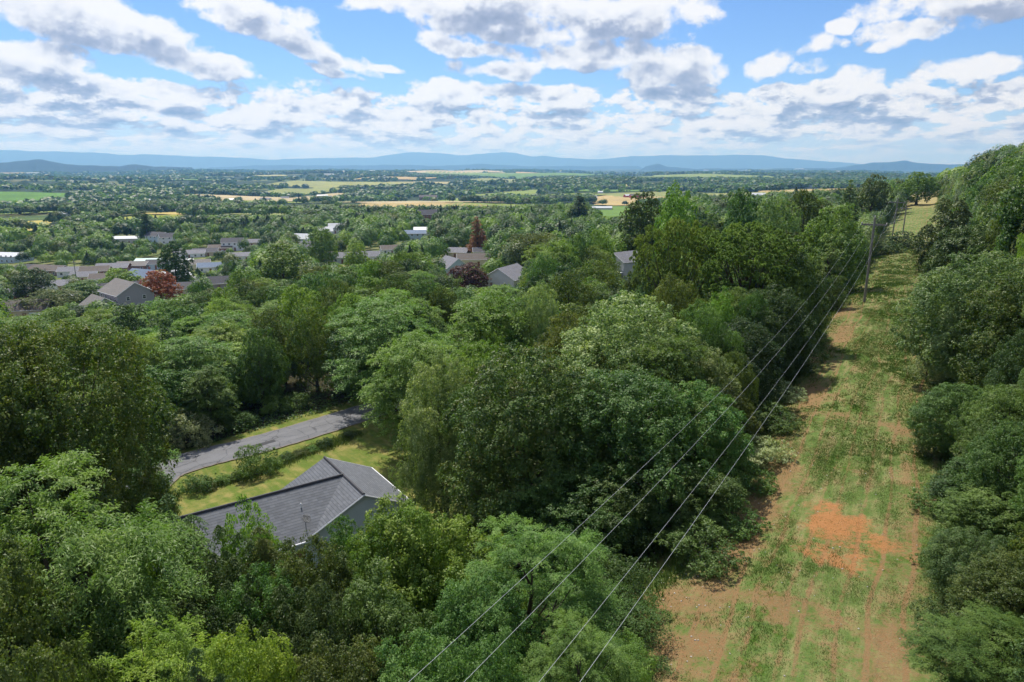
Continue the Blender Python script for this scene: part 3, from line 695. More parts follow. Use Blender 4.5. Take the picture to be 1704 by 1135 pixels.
# behind the clump towards the pole
hero(1200, 478, 68, 'maple_tall', 'bright', 1.7, 'narrow vivid yellow-green tree in front of the wide pine', lod=1)
hero(1255, 372, 84, 'pine', 'pine', 6.0, 'wide yellow-green pine with bare brown limbs left of the first pole', seed=1, lod=1)
hero(1128, 366, 92, 'pine', 'pine', 4.4, 'smaller darker pine beside the white house on the slope', seed=1, lod=1)
hero(1318, 396, 84, 'maple', 'maple', 4.3, 'glossy green maple against the right side of the wide pine', seed=1, lod=1)
hero(1290, 480, 72, 'maple', 'dark', 3.8, 'dark maple below the wide pine beside the cleared strip', seed=2, lod=1)
hero(1235, 530, 63, 'maple', 'dark', 3.4, 'dark broad tree under the power lines right of the tallest maple', seed=1, lod=1)
hero(1215, 640, 52, 'maple_tall', 'olive', 1.8, 'olive tree leaning over the left edge of the cleared strip', lod=1)
hero(1120, 460, 76, 'maple', 'olive', 3.0, 'olive-brown tree between the smaller pine and the tallest maple', lod=1)
hero(1050, 452, 100, 'cedar', 'olive', 2.2, 'brownish thin cedar in front of the white house on the slope', lod=1)
hero(1392, 343, 128, 'maple', 'locust', 5.0, 'rounded dense green tree just left of the top of the first pole', seed=1)
hero(1302, 335, 122, 'maple', 'silver', 3.6, 'tree with pale glinting leaves above the glossy green maple')
hero(1385, 405, 106, 'spruce', 'silver', 3.0, 'bluish-grey conifer left of the first pole')
hero(1138, 304, 150, 'maple_tall', 'bright', 4.2, 'tall twin-topped green tree rising above the ridge line')
hero(1072, 322, 214, 'maple', 'oak', 6.5, 'dark wide-crowned tree at the left end of the ridge wood')
hero(1245, 322, 155, 'maple', 'maple', 5.2, 'rounded mid-green tree on the ridge, right of the tall twin-topped one')
hero(1345, 318, 170, 'maple', 'olive', 4.6, 'brownish-olive tree on the ridge, left of the bright round tree by the far field')
hero(1415, 300, 250, 'spruce', 'cedar', 4.5, 'brown-tinged conifer on the skyline left of the distant poles')
hero(1455, 292, 290, 'maple', 'olive', 6.0, 'brownish tree beside the straw-coloured field', Hmin=9)
hero(1532, 287, 350, 'maple', 'bright', 7.0, 'bright green round tree at the top of the straw-coloured field', Hmin=10)
# village and valley landmarks
hero(263, 450, 212, 'maple', 'red', 4.7, 'red-leaved maple standing among the village houses')
hero(795, 361, 330, 'spruce', 'rust', 4.8, 'dead rust-brown conifer standing up among dark green trees')
hero(777, 438, 205, 'maple', 'plum', 4.6, 'purple-leaved plum tree left of the white gable with the grey roof')
hero(197, 447, 255, 'maple', 'bright', 5.2, 'low yellow-green tree in the village above the red maple')
hero(285, 403, 262, 'maple', 'dark', 5.0, 'tall dark tree with visible trunk left of the white trailers')
hero(138, 467, 228, 'maple', 'locust', 5.6, 'green tree with a forked trunk in the back garden left of the tall grey house')
hero(85, 480, 208, 'oak', 'olive', 6.0, 'brown-tinged tree between the beige bungalow and the tall grey house')
hero(50, 448, 245, 'maple', 'dark', 5.5, 'dark green tree beside the parking lot at the left edge')
hero(130, 510, 190, 'maple', 'dark', 4.0, 'dark bushy tree at the front corner of the tall grey house')
hero(240, 352, 520, 'spruce', 'dark', 6.5, 'very dark tall conifer in front of the yellow field')
hero(965, 322, 470, 'spruce', 'dark', 7.5, 'dark tall pine standing out beside the farm fields')
hero(535, 377, 330, 'maple', 'locust', 6.5, 'round green tree standing free above the white long house')
hero(470, 407, 235, 'maple', 'bright', 7.0, 'broad bright green tree left of the long white house in mid distance')
hero(590, 405, 280, 'maple', 'bright', 4.2, 'small pale round tree right of the long white house', Hmin=7)
# right side of the strip
hero(1652, 420, 62, 'maple', 'silver', 4.6, 'large maple with shining leaves at the right edge', seed=1, lod=1)
hero(1700, 470, 56, 'maple', 'oak', 4.0, 'dark broad tree at the right edge behind the shining maple', seed=2, lod=1)
hero(1590, 326, 128, 'juniper', 'cedar', 4.4, 'dark bushy cedar leaning over the right side of the strip opposite the poles', lod=2)
hero(1618, 372, 100, 'juniper', 'cedar', 3.8, 'olive cedar on the right bank before the dark leaning one')
hero(1598, 455, 72, 'maple_tall', 'maple', 2.6, 'narrow green tree left of the shining maple')
hero(1690, 640, 44, 'cedar', 'cedar', 3.2, 'spreading brownish-olive cedar at the right edge below the shining maple', seed=1, lod=1)
hero(1610, 640, 48, 'maple', 'maple', 2.4, 'dark leafy tree on the right bank below the shining maple', seed=1, lod=1)
hero(1620, 760, 40, 'cedar', 'cedar', 2.2, 'small cedar on the right bank beside the orange patch', seed=1, lod=1)
hero(1680, 820, 34, 'maple', 'maple', 2.4, 'green broadleaf tree at the right edge above the bright bottom shrub', lod=0)
hero(1625, 880, 31.5, 'cedar', 'cedar', 1.9, 'dark cedar lining the lower right side of the strip', seed=2, lod=0)
hero(1700, 930, 27, 'maple', 'olive', 2.1, 'olive tree in the lower right behind the bright corner shrub', lod=0)
hero(1655, 1030, 24, 'locust', 'locust', 1.9, 'bright feathery shrub-like tree in the bottom right corner', seed=1, lod=0)
hero(1600, 1000, 27.5, 'shrub', 'cedar', 1.3, 'dull low shrub at the right edge of the strip near the bottom', lod=0, Hmin=1.6)
hero(1548, 590, 66, 'shrub', 'sage', 1.5, 'pale silvery shrub at the right edge of the strip', seed=1, lod=1, Hmin=2.0)
hero(1560, 500, 86, 'shrub', 'sage', 2.0, 'greyish-green bush on the right bank below the dark cedar', lod=1, Hmin=3.0)
def at_shrub(u, v, kind, leafk, R, H, label, lod=1, group=None, seed=None):
    x, y, z = at(u, v, 0, T); return plant(kind, leafk, x, y, H, R, label, group, seed, lod)
at_shrub(312, 745, 'shrub', 'sage', 2.5, 4.6, 'pale silvery shrub on the far verge of the paved lane')
at_shrub(428, 792, 'shrub', 'maple', 1.75, 3.4, 'dense round bush on the bank between the lane and the lawn')
at_shrub(326, 818, 'shrub', 'maple', 1.3, 1.8, 'low dark bush at the left end of the weedy bank')
at_shrub(350, 812, 'shrub', 'olive', 0.79, 0.94, 'straggly weeds just right of the low dark bush')
at_shrub(372, 803, 'shrub', 'locust', 0.79, 0.94, 'light green weedy bush midway along the bank')
at_shrub(395, 797, 'shrub', 'olive', 0.72, 0.79, 'dull weedy clump left of the dense round bush')
at_shrub(455, 775, 'shrub', 'locust', 0.79, 0.86, 'light green clump right of the dense round bush')
at_shrub(478, 764, 'shrub', 'maple', 0.72, 0.79, 'small green clump, second to the right of the dense round bush')
at_shrub(500, 757, 'shrub', 'olive', 0.65, 0.65, 'low weeds halfway along the upper bank')
at_shrub(520, 750, 'shrub', 'locust', 0.58, 0.58, 'tiny light clump before the last dark bush on the bank')
at_shrub(541, 743, 'shrub', 'dark', .75, 1.1, 'tiny dark bush towards the upper end of the bank')
at_shrub(578, 729, 'shrub', 'dark', .6, .9, 'last tiny dark bush on the bank near the locust')
at_shrub(462, 688, 'shrub', 'locust', 1.6, 2.4, 'light green bush at the wood edge above the lane')
at_shrub(495, 680, 'shrub', 'maple', 1.5, 2.2, 'green bush on the far verge of the lane, right of the light one')
at_shrub(400, 715, 'shrub', 'maple', 1.5, 2.4, 'dark bush on the far verge of the lane above the patched tarmac')
at_shrub(1505, 412, 'shrub', 'dark', 3.6, 4.2, 'dark bush in the grass just before the second pole', lod=2)
at_shrub(1480, 422, 'shrub', 'cedar', 2.6, 3.0, 'small olive bush left of the dark one by the second pole', lod=2)
for (u, v, R, lf, lb) in [(1268, 770, 1.6, 'sage', 'greyish bush at the left edge of the strip above the bare bank'), (1245, 815, 1.5, 'maple', 'green bush overhanging the bare bank left of the orange patch'),
                          (1288, 715, 1.7, 'maple', 'green bush on the left edge of the strip, crossed by the lowest wire'), (1300, 668, 1.6, 'sage', 'grey-leaved bush at the left edge of the strip beneath the wires'),
                          (1325, 620, 1.6, 'dark', 'dark bush at the left edge of the strip nearer than the first pole'), (1215, 880, 1.6, 'locust', 'light bush where the clump of maples meets the bare earth'),
                          (1170, 935, 1.7, 'maple', 'low bush under the lowest dark maple'), (1350, 575, 1.8, 'maple', 'green bush left of the foot of the first pole'), (1405, 470, 1.8, 'dark', 'dark bush behind the first pole at the wood edge'),
                          (1553, 760, 1.1, 'cedar', 'dull bush on the right edge of the strip, level with the orange patch'), (1550, 850, 1.0, 'maple', 'green bush on the right edge of the strip below the level of the orange patch'),
                          (1560, 690, 1.4, 'cedar', 'olive bush under the small cedar on the right bank'), (1565, 950, 1.0, 'locust', 'light bush low on the right edge of the strip')]:
    at_shrub(u, v, 'shrub', lf, R, R * 1.25, lb)
print('heroes', len(TREES), round(time.time() - T0, 1))

# ------------------------------------------------------------------ fields of the valley
FIELDS = [([(-120, 324), (60, 321), (112, 323), (118, 330), (70, 343), (-120, 352)], (.10, .20, .035), 'green'),
          ([(-20, 372), (84, 367), (86, 378), (62, 384), (-20, 388)], (.36, .31, .09), 'yellow'),
          ([(178, 366), (228, 359), (300, 358), (314, 364), (296, 371), (215, 370)], (.24, .26, .05), 'lime'),
          ([(-30, 394), (60, 389), (90, 393), (50, 398), (-30, 401)], (.20, .20, .07), 'pale'),
          ([(228, 357), (352, 351), (500, 345), (498, 350), (352, 353), (300, 358)], (.38, .30, .10), 'tan'),
          ([(438, 321), (530, 311), (572, 315), (560, 319), (500, 326), (450, 327)], (.22, .24, .08), 'green2'),
          ([(366, 333), (560, 322), (600, 324), (560, 333), (420, 337)], (.40, .33, .19), 'straw'),
          ([(722, 335), (790, 325), (890, 317), (905, 321), (880, 326), (790, 331), (740, 338)], (.19, .24, .06), 'green3'),
          ([(600, 340), (700, 336), (690, 342), (640, 346), (600, 346)], (.36, .28, .12), 'tan2'),
          ([(985, 329), (1060, 322), (1115, 326), (1112, 340), (1060, 343), (990, 342)], (.38, .29, .13), 'tan3'),
          ([(985, 345), (1060, 343), (1055, 360), (1010, 364), (985, 355)], (.12, .20, .04), 'green4'),
          ([(620, 305), (700, 303), (765, 304), (760, 307), (630, 308)], (.34, .30, .14), 'straw2'),
          ([(780, 300), (860, 299), (900, 302), (850, 305), (790, 304)], (.22, .24, .10), 'green5'),
          ([(1085, 293), (1150, 292), (1170, 295), (1120, 297)], (.22, .28, .12), 'green6'),
          ([(1020, 308), (1095, 306), (1090, 310), (1030, 311)], (.34, .29, .13), 'tan4'),
          ([(420, 293), (470, 292), (480, 294), (430, 295)], (.34, .33, .14), 'tan5'),
          ([(590, 318), (650, 317), (690, 319), (640, 323), (590, 322)], (.26, .27, .09), 'green7')]
FPOLY = []
def field(P, col, nm):
    W_ = np.array([at(u, v)[:2] for u, v in P]); FPOLY.append(W_)
    lo = W_.min(0); hi = W_.max(0); n = 90; xs = np.linspace(lo[0], hi[0], n + 1); ys = np.linspace(lo[1], hi[1], n + 1)
    cx, cy = np.meshgrid((xs[1:] + xs[:-1]) / 2, (ys[1:] + ys[:-1]) / 2)
    wob = (hi - lo).min() * .02
    ins = in_poly(cx + wob * np.sin(cy / wob / 3.1), cy + wob * np.sin(cx / wob / 2.7), W_)
    XX, YY = np.meshgrid(xs, ys); D = np.hypot(XX, YY); ZZ = T(XX, YY) + .35 + np.clip(D - 600, 0, 9e9) * .0012
    ii = np.arange((n + 1) ** 2).reshape(n + 1, n + 1); FF = np.stack([ii[:-1, :-1], ii[:-1, 1:], ii[1:, 1:], ii[1:, :-1]], -1)[ins]
    used = np.unique(FF); rm = -np.ones((n + 1) ** 2, int); rm[used] = np.arange(len(used))
    def b(N):
        g_ = N.n('ShaderNodeNewGeometry').outputs['Position']; x, y, z = N.sep(g_)
        a = N.noise(g_, .012, 4, .6); c = N.noise(N.xyz(N.mad(x, .8, N.mul(y, .5)), N.mul(y, .02), 0.0), .09, 3, .6)
        f = N.mad(a, .7, N.mul(c, .4))
        return pbsdf(N, ramp(N, f, [(.3, tuple(k * .66 for k in col)), (.55, col), (.8, tuple(min(.6, k * 1.3) for k in col))]), .95, .1)
    V = np.stack([XX.ravel(), YY.ravel(), ZZ.ravel()], 1)[used]
    tag(link('field', np_mesh('field', V, rm[FF]), mat('crop_' + nm, b), smooth=True), kind='structure')
for P, c, nm in FIELDS: field(P, c, nm)
rf_ = np.random.RandomState(77); cols = [((.24, .25, .09), 'green2'), ((.36, .30, .13), 'tan3'), ((.19, .24, .06), 'green3'), ((.34, .33, .17), 'straw'), ((.14, .21, .045), 'green4'), ((.26, .27, .09), 'green7')]
def in_fields(x, y):
    r = np.zeros(np.shape(x), bool)
    for W_ in FPOLY: r |= in_poly(x, y, W_)
    return r
for i in range(40):                # more pasture and stubble strips across the plain
    D = math.exp(rf_.uniform(math.log(950), math.log(7500))); a = rf_.uniform(-.70, .50); L = rf_.uniform(90, 230) * (D / 1400) ** .75; Wd = L * rf_.uniform(.45, 1.1); q = rf_.uniform(-.5, .5)
    c0 = np.array([D * sin(a), D * cos(a)])
    if in_fields(c0[0], c0[1]): continue
    e1 = np.array([cos(q), sin(q)]); e2 = np.array([-sin(q), cos(q)]); P = [c0 + e1 * L * sx * rf_.uniform(.7, 1.1) + e2 * Wd * sy * rf_.uniform(.7, 1.1) for sx, sy in ((-1, -1), (0, -1.2), (1, -1), (1.1, .2), (1, 1), (-.2, 1.1), (-1, 1))]
    k = rf_.randint(len(cols)); r_ = [px(p[0], p[1], T(p[0], p[1])) for p in P]
    FP_ = np.array(P); FPOLY.append(FP_); lo = FP_.min(0); hi = FP_.max(0); n = 26; xs = np.linspace(lo[0], hi[0], n + 1); ys = np.linspace(lo[1], hi[1], n + 1)
    cx, cy = np.meshgrid((xs[1:] + xs[:-1]) / 2, (ys[1:] + ys[:-1]) / 2); ins = in_poly(cx, cy, FP_); XX, YY = np.meshgrid(xs, ys); ZZ = T(XX, YY) + .4 + np.clip(np.hypot(XX, YY) - 600, 0, 9e9) * .0012
    ii = np.arange((n + 1) ** 2).reshape(n + 1, n + 1); FF = np.stack([ii[:-1, :-1], ii[:-1, 1:], ii[1:, 1:], ii[1:, :-1]], -1)[ins]
    used = np.unique(FF); rm = -np.ones((n + 1) ** 2, int); rm[used] = np.arange(len(used))
    tag(link('field', np_mesh('field', np.stack([XX.ravel(), YY.ravel(), ZZ.ravel()], 1)[used], rm[FF]), MATS['crop_' + cols[k][1]], smooth=True), kind='structure')

# ------------------------------------------------------------------ buildings
def siding(name, col, pitch=.18, var=.08):
    def b(N):
        tcx = N.n('ShaderNodeTexCoord').outputs['Object']; x, y, z = N.sep(tcx)
        fr = N.m('FRACT', N.mul(z, 1 / pitch)); line = N.ss(fr, .0, .16)
        n = N.noise(tcx, 1.2, 4, .6)
        c = N.mix(n, tuple(k * (1 - var) for k in col), tuple(min(1, k * (1 + var)) for k in col))
        c = N.mix(N.mul(N.sub(1.0, line), .35), c, tuple(k * .45 for k in col))
        return pbsdf(N, c, .6, .3, fr, .5, .015)
    return mat('siding_' + name, b)
def shingle(name, col, var=.3):
    def b(N):
        tcx = N.n('ShaderNodeTexCoord').outputs['Object']; x, y, z = N.sep(tcx)
        row = N.m('FLOOR', N.mul(z, 1 / .125)); fr = N.m('FRACT', N.mul(z, 1 / .125))
        w = N.n('ShaderNodeTexWhiteNoise', noise_dimensions='3D')
        N.put(w.inputs[0], N.xyz(N.m('FLOOR', N.mul(N.add(x, N.mul(row, .31)), 2.6)), N.m('FLOOR', N.mul(y, 2.6)), row))
        n = N.noise(tcx, .55, 5, .65); st = N.noise(N.xyz(N.mul(x, 1.6), N.mul(y, 1.6), N.mul(z, .3)), 1.0, 4, .6)
        f = N.add(N.mul(w.outputs[0], .38), N.mad(n, .35, N.mul(st, .30)))
        c = N.mix(f, tuple(k * (1 - var * 1.3) for k in col), tuple(min(1, k * (1 + var * 1.2)) for k in col))
        c = N.mix(N.mul(N.ss(fr, .70, .95), .62), c, tuple(k * .30 for k in col))
        return pbsdf(N, c, .85, .25, N.mad(w.outputs[0], .4, fr), .6, .02)
    return mat('shingle_' + name, b)
def brick(name, col):
    def b(N):
        tcx = N.n('ShaderNodeTexCoord').outputs['Object']; x, y, z = N.sep(tcx)
        br = N.n('ShaderNodeTexBrick'); N.put(br.inputs['Vector'], N.xyz(N.add(x, y), z, 0.0)); N.put(br.inputs['Scale'], 2.2)
        N.put(br.inputs['Color1'], col); N.put(br.inputs['Color2'], tuple(k * .7 for k in col)); N.put(br.inputs['Mortar'], (.35, .32, .28))
        return pbsdf(N, br.outputs[0], .9, .1)
    return mat('brick_' + name, b)
M_glass = simple('window_glass', (.035, .045, .06), .08, .2, 2, .6)
M_trim = simple('white_trim', (.74, .75, .76), .5, .05, 4)
M_door = simple('door_paint', (.20, .09, .06), .5, .1, 3)
M_metal = simple('grey_metal', (.22, .23, .25), .45, .2, 6, .5, metal=.4)
def quad_panel(mb, c, ax, w, h, nrm_, off, mi=0):
    """upright rectangle centred at c, ax unit horizontal, facing nrm_"""
    a = np.array(ax); n_ = np.array(nrm_); c = np.array(c, float) + n_ * off; up = np.array([0, 0, 1.0])
    mb.poly([c - a * w / 2 - up * h / 2, c + a * w / 2 - up * h / 2, c + a * w / 2 + up * h / 2, c - a * w / 2 + up * h / 2], mi)
def window(parent, c, ax, nrm_, w=1.0, h=1.2, detail=True):
    a = np.array(ax, float); n_ = np.array(nrm_, float); rz = atan2(a[1], a[0])
    fr = MB(); c = np.array(c, float); t = .09
    for (dx_, dz_, ww, hh) in ((0, h / 2, w + t, t), (0, -h / 2, w + t, t), (-w / 2, 0, t, h), (w / 2, 0, t, h)) + (((0, 0, w, .05),) if detail else ()):
        cc = c + a * dx_ + np.array([0, 0, dz_]) + n_ * .03; fr.box(cc, (ww, .07, hh), rz)
    f = fr.build('window', M_trim, parent)
    g_ = MB(); g_.box(c + n_ * .012, (w, .03, h), rz); g_.build('pane', M_glass, f)
def gable_part(parent, L, W, h, rise, wall_m, roof_m, over=.35, z0=0.0, cx=0, cy=0, rz=0.0, name='wall', rname='roof', th=.14, porch=0):
    """ridge runs along local x"""
    ca, sa = cos(rz), sin(rz)
    def P(x, y, z): return (cx + x * ca - y * sa, cy + x * sa + y * ca, z0 + z)
    w = MB(); l, b = L / 2, W / 2
    w.poly([P(-l, -b, -.6), P(l, -b, -.6), P(l, -b, h), P(-l, -b, h)]); w.poly([P(l, b, -.6), P(-l, b, -.6), P(-l, b, h), P(l, b, h)])
    w.poly([P(l, -b, -.6), P(l, b, -.6), P(l, b, h), P(l, 0, h + rise), P(l, -b, h)]); w.poly([P(-l, b, -.6), P(-l, -b, -.6), P(-l, -b, h), P(-l, 0, h + rise), P(-l, b, h)])
    wo_ = w.build(name, wall_m, parent)
    r = MB(); sl = rise / b; lo = l + over; bo = b + over; ze = h - over * sl
    for sg in (-1, 1):
        p = [P(-lo, 0, h + rise + .02), P(lo, 0, h + rise + .02), P(lo, sg * bo, ze + .02), P(-lo, sg * bo, ze + .02)]
        if sg > 0: p = p[::-1]
        q = [(x, y, z + th) for x, y, z in p]
        r.poly(q[::-1]); r.poly(p)
        for i in range(4): j = (i + 1) % 4; r.poly([p[i], p[j], q[j], q[i]])
    ro = r.build(rname, roof_m, parent)
    f = MB()                                    # pale rake and eave boards
    for sg in (-1, 1):
        a_ = np.array(P(-lo, sg * (bo + .03), ze + .04)); b_ = np.array(P(lo, sg * (bo + .03), ze + .04))
        f.tube([a_, b_], [.07, .07], 4)
        for e_ in (-1, 1):
            f.tube([P(e_ * (lo + .03), sg * bo, ze + .05), P(e_ * (lo + .03), 0, h + rise + .05)], [.075, .075], 4)
    f.build('eave_board', M_trim, ro)
    return wo_, ro, P
HOUSES = []; PROTECT = []
SPARE = []
def house(u, v, L, W, h, rise, rot, wall_m, roof_m, label, name='house', cat='house', dz=None, group=None, chimney=None, wins=True, D=None, door=True, garage=False, group_parts=None, protect=True):
    """(u, v): bearing of the middle of the roof ridge"""
    dz = (h + rise) if dz is None else dz
    if D is None: x, y, z = at(u, v, dz, T, tmin=60)
    else: r_ = ray(u, v); x, y = r_[0] / r_[1] * D, D; z = T(x, y)
    o = empty(name, (x, y, z), rot); wo_, ro, P = gable_part(o, L, W, h, rise, wall_m, roof_m)
    if wins:
        far_ = y > 520
        for sg in (-1, 1):
            n = max(2, int(L / 3.2))
            for st in range(1 if h < 4.2 else 2):
                zc = 1.55 + st * 2.75
                for i in range(n):
                    xx = -L / 2 + L * (i + .5) / n
                    if door and st == 0 and i == n // 2:
                        d_ = MB(); d_.box((xx, sg * (W / 2 + .03), 1.05), (.95, .08, 2.1)); d_.build('door', M_door, o); continue
                    window(o, (xx, sg * W / 2, zc), (1, 0, 0), (0, sg, 0), 1.1, 1.15, not far_)
            for st in range(1 if h < 4.2 else 2):
                for yy in (-W * .22, W * .22):
                    window(o, (sg * L / 2, yy, 1.55 + st * 2.75), (0, 1, 0), (sg, 0, 0), .95, 1.15, not far_)
    if garage:
        g_ = MB(); g_.box((L * .3, -W / 2 - .03, 1.1), (2.6, .08, 2.2)); g_.build('garage_door', M_trim, o)
    if chimney:
        c_ = MB(); c_.box((L * .22, W * .1, h + rise * .8 + .6), (.7, .7, 2.2)); c_.build('chimney', chimney, ro)
    tag(o, label, cat, group)
    R_ = math.hypot(L, W) / 2
    HOUSES.append((x, y, R_)); 
    cpx = px(x, y, z + h * .7); top = px(x, y, z + h + rise); bot = px(x, y, z + h * .35)
    hw = R_ * FPX / cpx[2] * .45
    if protect: PROTECT.append((cpx[0] - hw, cpx[0] + hw, top[1] - 2, bot[1], math.hypot(x, y)))
    return o, x, y, z
S_grey = siding('lavender_grey', (.30, .29, .33)); S_white = siding('white', (.72, .73, .75)); S_beige = siding('beige', (.52, .44, .34)); S_cream = siding('cream', (.66, .60, .40)); S_blue = siding('pale_blue', (.46, .56, .66)); S_house = siding('blue_grey', (.70, .76, .82))
R_grey = shingle('weathered_grey', (.140, .150, .168)); R_dark = shingle('dark_grey', (.085, .085, .095)); R_brown = shingle('brown', (.135, .115, .10)); R_lt = shingle('light_taupe', (.20, .185, .172)); R_blue = shingle('slate_blue', (.16, .21, .29))
R_white = simple('white_metal_roof', (.52, .54, .56), .45, .1, .6); R_mid = shingle('mid_grey', (.20, .20, .22)); B_red = brick('red', (.26, .09, .06)); B_brown = brick('brown', (.24, .13, .09)); R_teal = simple('pale_teal_roof', (.42, .58, .52), .5, .1, .6)
M_block = simple('painted_block', (.50, .49, .46), .8, .12, 1.0); M_redpaint = simple('barn_red', (.36, .05, .035), .7, .15, 1.0)

# --- the grey-roofed house by the lane: a long wing meeting a cross gable
def main_house():
    zf = T(-17, 55); zr = CAMZ - 27.2
    P1 = np.array([-17.6, 60.8]); P2 = np.array([-12.4, 53.4]); d = (P2 - P1) / np.linalg.norm(P2 - P1)
    n_ = np.array([-d[1], d[0]])                      # towards the right-hand eave
    o = empty('house', (-15.3, 57.0, zf), atan2(d[1], d[0])); base = np.array([-15.3, 57.0])
    tag(o, 'grey-shingled house with pale blue gable standing on the lawn below the lane', 'house')
    def loc(p): q = np.array(p[:2]) - base; return np.array([q @ d, q @ n_])
    R0 = zr - zf                                       # ridge height above floor
    a = loc(P1)[0]; b = loc(P2)[0]; hw = 4.35; sl = .49; oe = .35
    hE = R0 - hw * sl
    # walls of the cross gable
    w = MB()
    w.poly([(a + .3, -hw, -.8), (b - .3, -hw, -.8), (b - .3, -hw, hE), (a + .3, -hw, hE)]); w.poly([(b - .3, hw, -.8), (a + .3, hw, -.8), (a + .3, hw, hE), (b - .3, hw, hE)])
    w.poly([(b - .3, -hw, -.8), (b - .3, hw, -.8), (b - .3, hw, hE), (b - .3, 0, R0 - .06), (b - .3, -hw, hE)])
    w.poly([(a + .3, hw, -.8), (a + .3, -hw, -.8), (a + .3, -hw, hE), (a + .3, 0, R0 - .06), (a + .3, hw, hE)])
    # wing: runs to the left (negative local y), its ridge meets the cross ridge at xm
    xm = loc((-15.3, 57.0))[0]; Lw = 17.0; wf = 5.0; wb = 3.6
    yw = -Lw; hF = R0 - wf * sl; hB = R0 - wb * sl
    w.poly([(xm + wf - .35, -hw, -.8), (xm + wf - .35, yw, -.8), (xm + wf - .35, yw, hF), (xm + wf - .35, -hw, hF)][::-1])
    w.poly([(xm - wb + .3, yw, -.8), (xm - wb + .3, -hw, -.8), (xm - wb + .3, -hw, hB), (xm - wb + .3, yw, hB)][::-1])
    w.poly([(xm - wb + .3, yw + .3, -.8), (xm + wf - .35, yw + .3, -.8), (xm + wf - .35, yw + .3, hF), (xm, yw + .3, R0 - .06), (xm - wb + .3, yw + .3, hB)])
    w.build('wall', S_house, o)
    def slab(pts, th=.12):
        r = MB(); q = [(x, y, z + th) for x, y, z in pts]; r.poly(q); r.poly(pts[::-1])
        for i in range(len(pts)): j = (i + 1) % len(pts); r.poly([pts[i], pts[j], q[j], q[i]])
        return r
    H = hw + oe; zE = R0 - H * sl
    WF = wf; zF = R0 - WF * sl; WB = wb + oe; zB = R0 - WB * sl
    r = slab([(a - oe, 0, R0), (b, 0, R0), (b, H, zE), (a - oe, H, zE)]); ro = r.build('roof', R_grey, o)
    # left slope of the cross gable, cut by both valleys of the wing
    slab([(b, 0, R0), (xm, 0, R0), (xm + WF, -WF, zF), (b, -WF, R0 - WF * sl)] if xm + WF < b else [(b, 0, R0), (xm, 0, R0), (b, -(b - xm), R0 - (b - xm) * sl)]).build('cross_slope', R_grey, ro)
    slab([(xm, 0, R0), (a - oe, 0, R0), (a - oe, -H, zE), (xm - H, -H, zE)] if xm - H > a - oe else [(xm, 0, R0), (a - oe, 0, R0), (a - oe, -(xm - a + oe), R0 - (xm - a + oe) * sl)]).build('rear_slope', R_grey, ro)
    fx = min(xm + WF, xm + WF); 
    slab([(xm, 0, R0 + .003), (xm, yw, R0 + .003), (xm + WF, yw, zF), (xm + WF, -WF, zF)]).build('wing_slope', R_grey, ro)
    slab([(xm, yw, R0), (xm, 0, R0), (xm - WB, -WB, zB), (xm - WB, yw, zB)]).build('wing_rear_slope', R_grey, ro)
    cap = MB(); zc = R0 + .14
    cap.tube([(a - oe, 0, zc), (b, 0, zc)], [.13, .13], 6); cap.tube([(xm, 0, zc + .02), (xm, yw, zc)], [.14, .14], 6)
    cap.build('ridge_cap', simple('ridge_vent', (.055, .055, .062), .7, .2), ro)
    tr = MB()
    tr.tube([(b + .04, 0, R0 + .06), (b + .04, H, zE + .06)], [.08, .08], 4); tr.tube([(b + .04, 0, R0 + .06), (b + .04, -min(H, WF), R0 - min(H, WF) * sl + .06)], [.08, .08], 4)
    tr.tube([(a - oe - .04, 0, R0 + .06), (a - oe - .04, H, zE + .06)], [.08, .08], 4)
    tr.tube([(a - oe, H + .05, zE + .05), (b, H + .05, zE + .05)], [.08, .08], 6)
    tr.tube([(xm + WF + .06, yw, zF + .04), (xm + WF + .06, -WF, zF + .04)], [.09, .09], 6)
    tr.build('gutter', M_trim, ro)
    vp = MB(); vx, vy = xm + 2.0, -4.6; vz = R0 - 2.0 * sl; vp.tube([(vx, vy, vz), (vx, vy, vz + .55)], [.05, .05], 8); vp.build('vent_pipe', M_trim, ro)
    for yy, xx in ((-2.2, b - .28), (2.0, b - .28)): window(o, (xx, yy, 1.7), (0, 1, 0), (1, 0, 0), 1.0, 1.3)
    for yy in (-7.5, -10.5, -13.5): window(o, (xm + wf - .33, yy, 1.5), (0, 1, 0), (1, 0, 0), 1.2, 1.2)
    for xx in (-2.2, 1.4): window(o, (xx, hw + .01, 1.6), (1, 0, 0), (0, 1, 0), 1.0, 1.2)
    dr = MB(); dr.box((xm + wf - .30, -5.9, 1.0), (.08, .95, 2.1)); dr.build('door', M_door, o)
    # satellite dish stands on the wing roof near the gutter
    q = np.array([xm + 3.9, -4.9]); wp = base + d * q[0] + n_ * q[1]; wz = zf + R0 - 3.9 * sl + .1
    so = empty('satellite_dish', (wp[0], wp[1], wz), atan2(d[1], d[0])); tag(so, 'small grey satellite dish on the shingles near the valley of the house roof', 'satellite dish')
    m_ = MB(); m_.tube([(0, 0, -.1), (0, 0, .7), (.1, 0, .85)], [.035, .035, .035], 8); m_.build('mast', M_metal, so)
    ds = MB(); k = 16; ax = nrm(np.array([.62, .35, .7])); e1 = nrm(np.cross(ax, (0, 0, 1))); e2 = np.cross(ax, e1); c0 = np.array([.18, .02, .95]); rings = []
    for ri in (0.02, .15, .27, .37):
        rings.append([tuple(c0 + e1 * ri * cos(2 * pi * i / k) + e2 * ri * 1.1 * sin(2 * pi * i / k) + ax * ri * ri * .45) for i in range(k)])
    for j in range(3):
        for i in range(k): ds.poly([rings[j][i], rings[j][(i + 1) % k], rings[j + 1][(i + 1) % k], rings[j + 1][i]])
